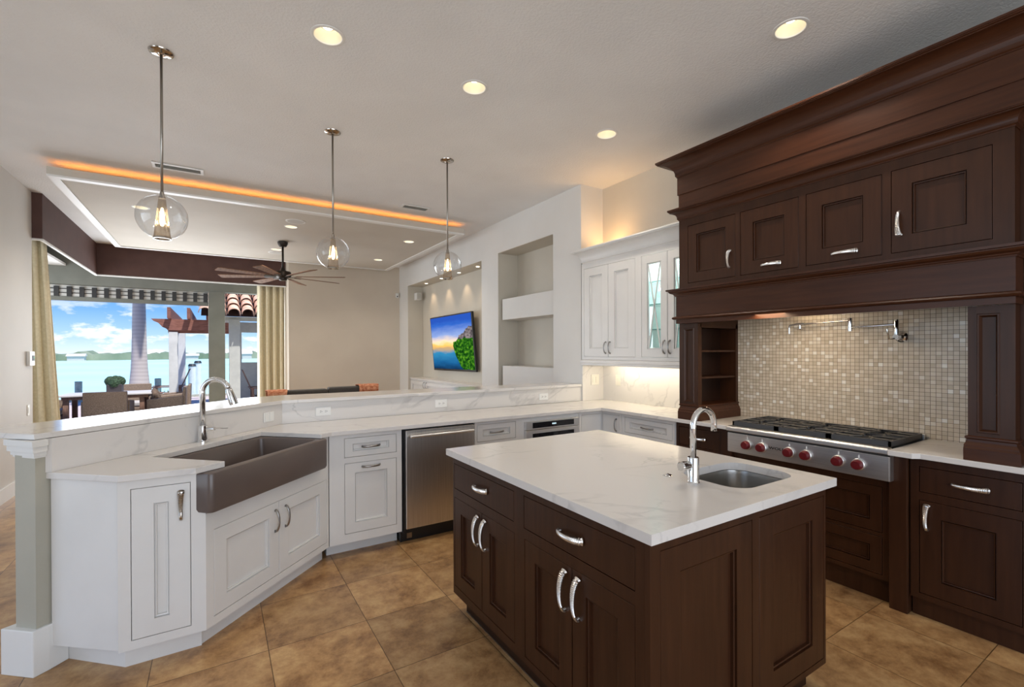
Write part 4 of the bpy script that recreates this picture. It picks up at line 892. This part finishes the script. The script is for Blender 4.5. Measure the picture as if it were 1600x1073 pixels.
for nm, loc, pw, cl, sx, sy in (('cabinet_puck_lamp', (3.57, 2.81, 2.385), 5, (.80, 1, .98), .25, .5), ('under_cabinet_lamp', (3.58, 3.2, 1.37), 3.6, (1, .86, .62), .08, 1.2)):
    o = area(nm, loc, (0, 0, -1), sx, sy, pw, cl); o.parent = uc; o.matrix_parent_inverse = Matrix.Translation(-Vector((3.56, 3.2, 1.312)))
o = area('cabinet_top_lamp', (3.60, 3.72, 2.60), (.1, 0.1, 1), .12, .45, 1.9, (1, .56, .22)); o.parent = uc; o.matrix_parent_inverse = Matrix.Translation(-Vector((3.56, 3.2, 1.312)))

# ================================================================== LIVING-ROOM NICHES
def nshelf(z0, z1, lb):
    tag(MB().box(XL+.035, XL+.334, 4.506, 5.74, z0, z1).build('niche_shelf', 'wallw', bevel=.004, loc=(XL+.18, 5.12, z0)), lb, 'shelf')
nshelf(1.91, 2.205, 'thick white box shelf across the middle of the tall wall niche')
nshelf(.62, 1.262, 'thick white box shelf at the bottom of the tall wall niche, just above the bar')
tvt = thing('television', 'flat television tilted on the niche wall showing a sunset sea and green cliff', 'television', (3.70, 8.1, 1.6))
# screen corners (top leans into the room)
c_tl, c_tr, c_br, c_bl = Vector((3.61, 8.80, 2.13)), Vector((3.61, 7.01, 2.14)), Vector((3.67, 6.955, 1.118)), Vector((3.67, 8.74, 1.098))
ux = (c_tr-c_tl).normalized(); vz = (c_bl-c_tl).normalized(); nn_ = ux.cross(vz).normalized()
if nn_.x > 0: nn_ = -nn_
wv = (c_tr-c_tl).length; hv = (c_bl-c_tl).length
def quadbox(mb, e0, e1, b0_, b1_, e2=None):
    e2 = e1 if e2 is None else e2
    P0 = [c_tl+ux*e0+vz*e1, c_tr-ux*e0+vz*e1, c_br-ux*e0-vz*e2, c_bl+ux*e0-vz*e2]
    return mb.add([p+nn_*b0_ for p in P0]+[p+nn_*b1_ for p in P0], [(0, 1, 2, 3), (7, 6, 5, 4), (0, 4, 5, 1), (1, 5, 6, 2), (2, 6, 7, 3), (3, 7, 4, 0)])
quadbox(MB(), 0, 0, -.045, 0).build('casing', 'black', tvt, bevel=.004)
scm = bpy.data.meshes.new('screen'); P0 = [c_tl+ux*.022+vz*.022, c_tr-ux*.022+vz*.022, c_br-ux*.022-vz*.035, c_bl+ux*.022-vz*.035]; P0 = [p+nn_*.002 for p in P0]
scm.from_pydata([tuple(p) for p in P0], [], [(3, 2, 1, 0)]); scm.materials.append(M['tvpic']); uvl = scm.uv_layers.new(name='UVMap')
for li, uvc in zip(range(4), ((0, 0), (1, 0), (1, 1), (0, 1))): uvl.data[li].uv = uvc
scr = bpy.data.objects.new('screen', scm); COL.objects.link(scr); par(scr, tvt)
MB().box(3.675, XL+.334, 7.6, 8.1, 1.45, 1.85).build('wall_bracket', 'black', tvt)
for i, y in enumerate((6.75, 7.45, 8.2, 8.95)):
    lb = ['nearest the kitchen', 'above the right part of the television', 'above the left part of the television', 'farthest from the kitchen'][i]
    t = thing('niche_spotlight', 'tiny round spotlight in the television niche ceiling, ' + lb, 'spotlight', (3.60, y, 2.84)); T = Matrix.Translation((3.60, y, 2.84))
    MB().lathe([(.028, .0), (.045, -.004), (.048, .0)], 24, T).build('ring', 'trimw', t, smooth=True); MB().cyl(.027, -.002, .0, 20, T).build('bulb', 'lamp', t)
    s_ = spot('niche_lamp', (3.60, y, 2.83), 6, (1, .72, .45), 75, .7, .02, (.12, 0, -1)); s_.parent = t; s_.matrix_parent_inverse = Matrix.Translation(-Vector((3.60, y, 2.84)))
mc = cabinet('media_cabinet', 'low white cabinet filling the bottom of the television niche', frame((3.47, 0), (0, -1), (-1, 0)), -9.53, -6.30, .10, .90, .27,
             [dict(u0=-9.50+i*.80+.01, u1=-9.50+(i+1)*.80-.02, z0=.15, z1=.87, stile=.07, handles=[(-9.50+i*.80+(.74 if i % 2 == 0 else .06), .80, .12, 'slim')]) for i in range(4)], toe=.05)
MB().box(3.455, XL+.334, 6.30, 9.53, .9005, .925).build('cabinet_top', 'quartz', mc)
mo = thing('motion_sensor', 'small white sensor high on the far wall by the corner', 'sensor', (3.36, 10.05, 2.69)); MB().box(3.33, 3.39, 10.03, 10.069, 2.64, 2.74).build('body', 'plate', mo, bevel=.006); MB().sphere(.014, (3.36, 10.03, 2.67), 12, 8).build('lens', 'slot', mo)
mo = thing('wall_speaker', 'small white box speaker high inside the television niche', 'speaker', (3.62, 9.50, 2.62)); MB().box(3.56, 3.67, 9.40, 9.535, 2.55, 2.70).build('body', 'plate', mo, bevel=.008); MB().box(3.57, 3.66, 9.396, 9.40, 2.56, 2.69).build('grille', 'reed', mo)
thm = thing('thermostat', 'small white thermostat on the left wall beside the cream curtain', 'thermostat', (-1.77, 7.4, 1.4)); MB().box(-1.779, -1.75, 7.27, 7.44, 1.325, 1.485).build('body', 'plate', thm, bevel=.006); MB().box(-1.7505, -1.748, 7.34, 7.42, 1.38, 1.44).build('display', 'slot', thm); MB().box(-1.7485, -1.747, 7.40, 7.415, 1.41, 1.42).build('indicator', 'green', thm)
outlet(TT(-1.78, 7.32, .83, (0, 1), (1, 0)), 'white light switch low on the left wall beside the cream curtain', 'switch', .075, .12)

# ================================================================== VALANCE, CURTAINS
va = thing('window_valance', 'dark brown boxed valance running around the window bay under the ceiling', 'valance', (-.3, 9.0, 2.78))
MB().box(-1.80, -1.69, 7.482, 7.51, 2.785, CZ-.001).build('side_panel', 'valance', va); MB().box(-1.71, -1.69, 7.511, 10.40, 2.785, CZ-.001).build('long_panel', 'valance', va); MB().box(-1.71, 1.19, 10.40, 10.425, 2.785, CZ-.001).build('far_panel', 'valance', va)
MB().box(-1.80, -1.685, 7.482, 7.515, 2.765, 2.786).box(-1.715, -1.685, 7.515, 10.395, 2.765, 2.786).box(-1.715, 1.19, 10.395, 10.43, 2.765, 2.786).build('lower_edge', 'trimw', va)
def curtain(name, lb, p0, p1, z0, z1, folds, amp, p0t=None, p1t=None, group=None):
    p0, p1 = Vector(p0), Vector(p1); p0t = Vector(p0t) if p0t else p0; p1t = Vector(p1t) if p1t else p1
    n = folds*8; mb = MB(); vs = []; rows = 12; rnd = [random.uniform(.7, 1.2) for _ in range(folds+2)]
    for j in range(rows+1):
        t = j/rows; a = p0.lerp(p0t, t); b = p1.lerp(p1t, t); d = (b-a).normalized(); nr = Vector((-d.y, d.x))
        for i in range(n+1):
            s_ = i/n; am = amp*rnd[int(s_*folds)]*(1-.25*t); q = a.lerp(b, s_)+nr*am*math.cos(s_*folds*2*PI+.6*math.sin(3*t))+d*.012*math.sin(s_*folds*4*PI); vs.append((q.x, q.y, z0+(z1-z0)*t))
    fs_ = [(j*(n+1)+i, j*(n+1)+i+1, (j+1)*(n+1)+i+1, (j+1)*(n+1)+i) for j in range(rows) for i in range(n)]
    mb.add(vs, fs_); o = mb.build(name, 'curtain', smooth='all'); m_ = o.modifiers.new('solid', 'SOLIDIFY'); m_.thickness = .004; tag(o, lb, 'curtain'); return o
curtain('curtain', 'cream pleated curtain hanging beside the left wall and thermostat', (-1.95, 7.80), (-1.60, 7.92), .02, 2.9, 3, .055, (-1.95, 7.80), (-1.745, 7.88))
curtain('curtain', 'cream pleated curtain hanging at the right end of the window bay', (.70, 10.62), (1.19, 10.62), .02, 2.9, 4, .07)

# ================================================================== PENDANTS
def pendant(x, y, lb, first=None):
    if first is None:
        t = thing('pendant_light', lb, 'pendant light', (x, y, CZ), 'glass globe pendants over the bar'); T = Matrix.Translation((x, y, CZ)); zc = 2.298-CZ
        MB().lathe([(.0001, -.022), (.018, -.022), (.022, -.016), (.052, -.012), (.064, -.006), (.066, -.0005), (.0001, -.0005)], 36, T).build('canopy', 'polished', t, smooth=True)
        MB().tube([(0, 0, -.02), (0, 0, zc+.132)], .0075, 12, T).build('rod', 'rod', t, smooth='all')
        MB().lathe([(.0001, zc+.155), (.010, zc+.155), (.014, zc+.13), (.020, zc+.115), (.0001, zc+.115)], 20, T).build('socket', 'rod', t, smooth=True)
        pr_ = []
        for i in range(25):
            a = math.radians(12+ (160-12)*i/24); pr_.append((.134*math.sin(a), zc+.134*math.cos(a)))
        g = MB().lathe(pr_, 40, T).build('globe', 'glass', t, smooth='all')
        cn = []
        nseg = 48; vs = []; fs_ = []
        for j in range(2):
            r_, z = ((.016, zc+.125), (.040, zc-.125))[j]
            for i in range(nseg): k = r_*(1+.10*(i % 2)); a = 2*PI*i/nseg; vs.append((k*math.cos(a), k*math.sin(a), z))
        for i in range(nseg): q = (i+1) % nseg; fs_.append((i, q, nseg+q, nseg+i))
        MB().add(vs, fs_, T).build('ribbed_cone', 'ribglass', t)
        MB().lathe([(.041, zc-.122), (.047, zc-.122), (.048, zc-.134), (.041, zc-.134), (.041, zc-.122)], 36, T).build('bottom_ring', 'polished', t, smooth=True)
        MB().lathe([(.0001, zc+.06), (.006, zc+.055), (.013, zc+.0), (.014, zc-.03), (.008, zc-.05), (.0001, zc-.055)], 16, T).build('bulb', 'bulb', t, smooth='all')
        return t
    c = copy_tree(first); c.location = (x, y, CZ); c['label'] = lb; return c
p1_ = pendant(-.276, 3.585, 'clear glass globe pendant over the bar, leftmost and largest in view')
pendant(.835, 4.135, 'clear glass globe pendant over the bar, middle one right of the ceiling fan', p1_)
pendant(1.895, 4.17, 'clear glass globe pendant over the bar, rightmost one in front of the television niche', p1_)
for x, y in ((-.276, 3.585), (.835, 4.135), (1.895, 4.17)): point('pendant_lamp', (x, y, 2.27), 5, (1, .80, .55), .02)

# ================================================================== CEILING FAN
fx, fy = .878, 8.02; hz = 2.63
fan = thing('ceiling_fan', 'dark bronze ceiling fan with eight wooden blades below the dropped panel', 'ceiling fan', (fx, fy, PZ)); T = Matrix.Translation((fx, fy, 0))
MB().lathe([(.0001, PZ), (.075, PZ), (.070, PZ-.03), (.050, PZ-.07), (.0001, PZ-.075)], 32, T).build('canopy', 'bronze', fan, smooth=True)
MB().tube([(0, 0, PZ-.07), (0, 0, hz+.10)], .015, 14, T).build('downrod', 'bronze', fan, smooth='all')
MB().lathe([(.0001, hz+.15), (.022, hz+.14), (.045, hz+.09), (.05, hz+.085), (.11, hz+.075), (.118, hz+.06), (.118, hz+.005), (.10, hz-.01), (.06, hz-.02), (.058, hz-.05), (.04, hz-.062), (.0001, hz-.062)], 36, T).build('motor', 'bronze', fan, smooth=True)
for k in range(8):
    a = math.radians(19+45*k); R = T @ Matrix.Rotation(a, 4, 'Z') @ Matrix.Translation((0, 0, hz+.0)) @ Matrix.Rotation(math.radians(11), 4, 'X')
    b_ = MB().prism([(.20, -.045), (.90, -.068), (.92, -.060), (.92, .060), (.90, .068), (.20, .045)], -.004, .004, R).build('blade', 'blade', fan)
    MB().prism([(.08, -.022), (.27, -.030), (.27, .030), (.08, .022)], -.010, -.004, R).build('bracket', 'bronze', b_)

# ================================================================== SOFAS
def sofa_section(name, lb, x0, x1, y0, y1, zt, tilt=0):
    t = thing(name, lb, 'sofa', ((x0+x1)/2, (y0+y1)/2, 0)); ym = y0
    MB().box(x0, x1, y0, y1, .08, .42).build('base', 'sofa', t, bevel=.03)
    L_ = []
    MB().prism([(y0-.02, .42), (y0+.16, .42), (y0+.10, zt), (y0-.06, zt)], x0, x1, Matrix(((0, 0, 1, 0), (1, 0, 0, 0), (0, 1, 0, tilt), (0, 0, 0, 1)))).build('backrest', 'sofa', t, bevel=.025)
    MB().box(x0+.01, x1-.01, y0+.17, y1+.02, .425, .56).build('seat_cushion', 'sofa', t, bevel=.04)
    for sx in (x0+.08, x1-.08):
        for sy in (y0+.08, y1-.08): MB().cyl(.02, 0, .08, 12, Matrix.Translation((sx, sy, 0))).build('leg', 'black', t)
    return t
sofa_section('sofa_section', 'grey sofa section with low back seen over the bar, nearer the cream curtain', .74, 1.435, 7.58, 8.5, .905)
sofa_section('sofa_section', 'grey sofa section with an orange throw on its back, right of the other', 1.445, 2.20, 7.58, 8.5, .925)
sofa_section('armchair', 'grey armchair with low back behind the farmhouse faucet', .02, .60, 6.7, 7.5, .885)['category'] = 'armchair'
def throw(name, lb, x0, x1, y0, z0, drop):
    mb = MB(); vs = []; n = 24; m_ = 10; prof = [(-.10, -drop), (-.085, -.02), (-.06, .008), (0, .014), (.09, .012), (.13, -.02), (.17, -.12), (.19, -.22)]
    for i in range(n+1):
        s_ = i/n
        for k, (yy, zz) in enumerate(prof): w_ = .006*math.sin(s_*26+k*.7)+.004*math.sin(s_*55+k); vs.append((x0+(x1-x0)*s_+.01*math.sin(k*1.3+s_*5), y0+yy-abs(w_)*.3-.0, z0+zz+abs(w_)))
    P = len(prof); fs_ = [(i*P+k, (i+1)*P+k, (i+1)*P+k+1, i*P+k+1) for i in range(n) for k in range(P-1)]
    o = mb.add(vs, fs_).build(name, 'throw', smooth='all'); s2 = o.modifiers.new('s', 'SOLIDIFY'); s2.thickness = .008; s2.offset = 1; tag(o, lb, 'throw')
throw('throw_blanket', 'orange throw draped over the right grey sofa back', 1.88, 2.19, 7.56, .930, .14)
throw('throw_blanket', 'thin orange throw over the sofa back in front of the cream curtain', .60, .86, 7.50, .90, .10)

# ================================================================== OUTDOORS
TZ = -.15
struct(MB().box(-9, 6, 11.3, 20.6, TZ-.3, TZ).build('floor_terrace', 'paver'))
tag(MB().box(-9, 6, 20.6, 20.9, -2, TZ+.08).build('seawall', 'piling'), 'low pale seawall cap at the end of the terrace', 'seawall')
w_ = MB().add([(-600, 20.9, -1.1), (700, 20.9, -1.1), (700, 460, -1.1), (-600, 460, -1.1)], [(0, 1, 2, 3)]).build('bay_water', 'water'); tag(w_, 'calm turquoise bay water reaching to the far shore', 'water')
sh = MB(); n = 220; vs = []
for i in range(n+1):
    x = -130+200*i/n; h_ = 1.5+.55*abs(math.sin(i*.21)*math.sin(i*.083+1))+random.uniform(0, .6)+(.8 if 100 < i < 104 else 0); vs += [(x, 205+6*math.sin(i*.05), -1.1), (x, 206+6*math.sin(i*.05), -1.1+h_), (x, 222, -1.1+h_*1.15), (x, 232, -1.1)]
sh.add(vs, [(4*i+k, 4*i+4+k, 4*i+5+k, 4*i+1+k) for i in range(n) for k in range(3)]); tag(sh.build('far_shore', 'shore'), 'low wooded shoreline across the water on the horizon', 'shoreline')
for i, (x, w2, h2, lb) in enumerate(((-47, 3.5, 1.2, 'pale distant house on the far shore at the left edge of the window'), (-37, 4, 1.35, 'wide pale distant house on the far shore left of the palm'), (-7, 3.5, 1.2, 'white distant house on the far shore right of the pergola posts'), (9.5, 3, 2.0, 'white distant building on the far shore seen through the porch opening'))):
    t = thing('shore_house', lb, 'house', (x, 197.5, -1.1)); MB().box(x-w2/2, x+w2/2, 196, 199, -1.1, h2*.7-.6).build('walls', 'farwhite', t); MB().prism([(196-.3, h2*.7-.6), (199.3, h2*.7-.6), (197.5, h2+.1-.3)], x-w2/2-.3, x+w2/2+.3, Matrix(((0, 0, 1, 0), (1, 0, 0, 0), (0, 1, 0, 0), (0, 0, 0, 1)))).build('roof', 'farwhite', t)
# retracted awning with dark cleats under the header
aw = thing('awning', 'retracted pale awning with a row of dark brackets across the top of the window', 'awning', (-1.2, 11.6, 2.6))
MB().box(-2.74, -.13, 11.252, 11.31, 2.47, 2.72).build('fabric_roll', 'postwhite', aw); MB().box(-2.74, -.13, 11.30, 11.36, 2.40, 2.47).build('front_rail', 'greyframe', aw)
MB().box(-2.74, -.13, 11.225, 11.2515, 2.40, 2.665).build('back_plate', 'postwhite', aw)
MB().tube([(-2.74, 11.215, 2.60), (-.13, 11.215, 2.60)], .007, 8).tube([(-2.74, 11.215, 2.53), (-.13, 11.215, 2.53)], .006, 8).build('rods', 'black', aw)
MB().box(-2.74, -.13, 11.215, 11.235, 2.40, 2.47).build('lower_rail', 'greyframe', aw)
for i in range(14): x = -2.36+i*.168; MB().box(x-.032, x+.032, 11.19, 11.224, 2.465, 2.64).build('bracket', 'iron', aw)
# palm
pm = MB(); prf = [(.0001, TZ), (.42, TZ), (.36, TZ+.15), (.30, TZ+.35), (.255, TZ+.7), (.22, TZ+1.1), (.195, TZ+1.7), (.18, TZ+2.6), (.16, TZ+3.6), (.14, TZ+6), (.0001, TZ+6)]
pl = thing('palm_tree', 'tall pale royal palm trunk standing on the shore beyond the terrace', 'palm tree', (-2.07, 19, TZ)); MB().lathe(prf, 28, Matrix.Translation((-2.07, 19, 0))).build('trunk', 'palm', pl, smooth='all')
cr_ = MB()
for k in range(12):
    a = 2*PI*k/12; pts = [(math.cos(a)*r_, math.sin(a)*r_, 5.8+.9*math.sin(r_*.9)-.25*r_*r_*.4) for r_ in (0, .6, 1.2, 1.8, 2.4)]
    cr_.tube([Vector(p)+Vector((-2.07, 19, 0)) for p in pts], [.04, .22, .28, .22, .03], 6, flat=.08)
cr_.build('fronds', 'leaf', pl)
# pergola
pg = thing('pergola', 'red-brown timber pergola on white square posts', 'pergola', (-.2, 16, TZ))
MB().box(-1.03, -.84, 14.92, 15.1, TZ, 2.00).build('post', 'postwhite', pg, bevel=.006); MB().box(-1.06, -.86, 18.9, 19.1, TZ, 2.10).build('post', 'postwhite', pg, bevel=.006)
TPg = Matrix(((1, 0, 0, 0), (0, 0, 1, 0), (0, 1, 0, 0), (0, 0, 0, 1)))
MB().prism([(-1.39, 2.325), (-1.34, 2.27), (-1.24, 2.22), (-1.16, 2.12), (-1.08, 2.08), (-1.05, 2.04), (.30, 2.04), (.30, 2.325)], 14.90, 14.96, TPg).build('beam', 'redwood', pg); MB().box(-1.05, .32, 15.05, 15.10, 1.97, 2.30).build('beam', 'redwood', pg); MB().box(-1.3, .2, 18.9, 19.0, 2.10, 2.35).build('beam', 'redwood', pg)
for x in (-1.00, -.59, -.18): MB().box(x-.035, x+.035, 14.55, 19.4, 2.325, 2.60).build('rafter', 'redwood', pg)
# neighbouring porch: column, wall with opening, tile roof
hs = thing('porch', 'light grey porch with a square column, open window and barrel-tile roof', 'porch', (1.2, 14.5, TZ))
MB().box(.275, .515, 13.7, 13.94, TZ, 2.30).build('column', 'housegrey', hs, bevel=.01)
pw = MB(); TPw = frame((.55, 16.0), (1, 0), (0, -1)); plate_with_holes(pw, 0, 3.0, TZ, 2.35, -.15, 0, [(.09, 1.2, 1.16, 2.05)], TPw); pw.build('wall', 'housegrey', hs)
MB().box(.15, 3.5, 13.75, 13.9, 2.26, 2.36).box(.15, .30, 13.9, 16.2, 2.26, 2.36).build('fascia', 'housegrey', hs)
MB().add([(-.30, 13.45, 2.36), (3.8, 13.45, 2.36), (3.8, 17.5, 4.1), (-.30, 17.5, 4.1)], [(0, 1, 2, 3)]).add([(-.30, 13.45, 2.345), (3.8, 13.45, 2.345), (3.8, 17.5, 4.085), (-.30, 17.5, 4.085)], [(0, 1, 2, 3)]).build('roof_deck', 'tiledark', hs)
sl = math.atan2(1.74, 4.05)
for i in range(6):
    for j in range(8):
        x = -.22+i*.30; y = 13.38+j*.42; z = 2.385+(y-13.38)*math.tan(sl)+.02
        Tt = Matrix.Translation((x, y, z)) @ Matrix.Rotation(sl-.06, 4, 'X') @ Matrix.Rotation(-PI/2, 4, 'X')
        vs = []; n_ = 10
        for (yy, r_) in ((0, .140), (.48, .118)):
            for k in range(n_+1): a = PI*k/n_; vs += [(r_*math.cos(a), -r_*math.sin(a), yy), ((r_-.014)*math.cos(a), -(r_-.014)*math.sin(a), yy)]
        fs_ = []
        m2 = 2*(n_+1)
        for k in range(n_): a = 2*k; fs_ += [(a, a+2, m2+a+2, m2+a), (a+1, a+3, m2+a+3, m2+a+1), (a, a+1, a+3, a+2), (m2+a, m2+a+2, m2+a+3, m2+a+1)]
        MB().add(vs, fs_, Tt).build('roof_tile', 'terracotta', hs)
# terrace table and chairs
tb_ = thing('patio_table', 'rectangular terrace dining table with pale top outside the window', 'table', (-1.97, 13.4, TZ))
MB().box(-2.74, -1.20, 12.95, 13.85, .555, .59).build('tabletop', 'tabletop', tb_, bevel=.006)
MB().box(-2.68, -1.26, 13.0, 13.8, .49, .555).build('apron', 'teak', tb_)
for x in (-2.66, -1.42):
    for y in (13.02, 13.74): MB().box(x, x+.085, y, y+.085, TZ, .49).build('leg', 'teak', tb_)
def wicker_chair(x, y, rz, lb, first=None):
    if first is None:
        t = thing('patio_chair', lb, 'chair', (0, 0, 0), 'wicker chairs around the terrace table')
        MB().box(-.33, .33, -.30, .34, .10, .32).build('seat_base', 'wicker', t, bevel=.02)
        MB().box(-.26, .26, -.22, .34, .33, .44).build('seat_cushion', 'cushion', t, bevel=.03)
        MB().prism([(-.34, .10), (-.24, .10), (-.30, .84), (-.36, .84)], -.34, .34, Matrix(((0, 0, 1, 0), (1, 0, 0, 0), (0, 1, 0, 0), (0, 0, 0, 1)))).build('backrest', 'wicker', t, bevel=.015)
        for s_ in (-1, 1): MB().prism([(-.28, .10), (.34, .10), (.34, .60), (-.30, .66)], s_*.34-.035, s_*.34+.035, Matrix(((0, 0, 1, 0), (1, 0, 0, 0), (0, 1, 0, 0), (0, 0, 0, 1)))).build('armrest', 'wicker', t, bevel=.015)
        for a in (-.3, .27):
            for b in (-.27, .30): MB().box(a, a+.04, b-.02, b+.02, 0, .10).build('leg', 'wicker', t)
    else: t = copy_tree(first)
    t.location = (x, y, TZ); t.rotation_euler = (0, 0, rz); t['label'] = lb; return t
bpy.context.view_layer.update()
wc = wicker_chair(-1.86, 12.50, 0, 'brown wicker terrace chair with its back to the window, nearest the kitchen')
wicker_chair(-3.05, 13.35, -PI/2, 'brown wicker terrace chair at the left end of the table, partly behind the curtain', wc)
wicker_chair(-.93, 13.10, PI/2, 'brown wicker terrace chair at the right end of the table, beside the white post', wc)
wicker_chair(-.88, 13.95, PI/2, 'brown wicker terrace chair behind the one by the white post', wc)
wicker_chair(-1.72, 14.55, PI, 'brown wicker terrace chair on the far side of the table, right of the planter', wc)
def cushion(x, y, z, rz, lb):
    me_ = MB().sphere(.22, (0, 0, 0), 20, 12, (1, .38, .95)).build('throw_pillow', 'pillow', smooth='all'); me_.location = (x, y, z); me_.rotation_euler = (-.25, 0, rz); tag(me_, lb, 'pillow')
cushion(-3.17, 13.35, .46, -PI/2, 'brown pillow on the left-end terrace chair'); cushion(-1.13, 13.10, .47, PI/2, 'brown pillow leaning in the terrace chair beside the white post')
pt = thing('planter', 'dark square planter of clipped green shrubs on the terrace table', 'planter', (-1.87, 13.3, .59))
MB().prism([(-2.0, 13.17), (-1.74, 13.17), (-1.74, 13.43), (-2.0, 13.43)], .59, .78).build('pot', 'planter', pt, bevel=.01)
for (dx, dy, dz, r_) in ((-.07, 0, .84, .11), (.07, .02, .84, .11), (0, -.06, .80, .11), (.0, .07, .86, .10)):
    b = MB().sphere(r_, (-1.87+dx, 13.3+dy, dz), 20, 14); b.v = [v+Vector((random.uniform(-1, 1), random.uniform(-1, 1), random.uniform(-1, 1)))*.008 for v in b.v]; b.build('foliage', 'leaf', pt)
# slatted timber lounge chair on the shore, beside the posts
def lounge(x, y, rz, lb, name='adirondack_chair', s=1.0):
    t = thing(name, lb, 'chair', (0, 0, 0))
    for i in range(5): MB().prism([(-.28, .40), (-.255, .40), (-.54, 1.12), (-.565, 1.12)], -.26+i*.105, -.26+i*.105+.092, Matrix(((1, 0, 0, 0), (0, 0, 1, 0), (0, 1, 0, 0), (0, 0, 0, 1)))).build('back_slat', 'teak', t)
    for i in range(5): MB().box(-.24+i*.115, -.24+i*.115+.10, -.27, .27, .36+i*.02, .38+i*.02).build('seat_slat', 'teak', t)
    for s_ in (-1, 1):
        MB().box(-.40, .38, s_*.32-.05, s_*.32+.05, .60, .625).build('armrest', 'teak', t); MB().box(.26, .32, s_*.30-.02, s_*.30+.02, 0, .60).build('leg', 'teak', t); MB().box(-.34, -.28, s_*.30-.02, s_*.30+.02, 0, .60).build('leg', 'teak', t)
    t.location = (x, y, TZ); t.rotation_euler = (0, 0, rz); t.scale = (s, s, s); return t
lounge(-1.22, 17.2, PI, 'slatted timber lounge chair behind the front white pergola post')
lounge(1.17, 15.2, 0, 'slatted timber chair with tall leaning back on the porch beside the right curtain')
for (x, y, zt_, r_, lb, m_) in ((-3.97, 21.4, .47, .10, 'short weathered dock piling left of the table', 'piling'), (-1.80, 21.4, .50, .10, 'short weathered dock piling right of the palm base', 'piling'), (-.86, 24, .88, .14, 'white capped dock piling, left one of the pair right of the pergola posts', 'postwhite'), (-.70, 25.5, .98, .14, 'white capped dock piling, right one of the pair right of the pergola posts', 'postwhite')):
    t = thing('dock_piling', lb, 'piling', (x, y, -1.1)); MB().cyl(r_, -1.5, zt_, 16, Matrix.Translation((x, y, 0))).build('pile', m_, t)
    MB().cyl(r_+.015, zt_, zt_+.10 if m_ == 'postwhite' else zt_+.02, 16, Matrix.Translation((x, y, 0)), r2=r_*.8).build('cap', 'iron' if m_ == 'postwhite' else 'piling', t)
hg = MB(); random.seed(9)
for i in range(420):
    x = random.uniform(-2.6, -1.0); y = random.uniform(19.4, 20.4); h_ = random.uniform(.15, .4); a = random.uniform(0, 6.28); dx, dy = .02*math.cos(a), .02*math.sin(a)
    hg.add([(x-dx, y-dy, TZ), (x+dx, y+dy, TZ), (x+random.uniform(-.08, .08), y, TZ+h_)], [(0, 1, 2)])
o = hg.build('shore_grass', 'grass'); tag(o, 'tufts of green-gold grass around the palm base', 'grass'); o['kind'] = 'stuff'
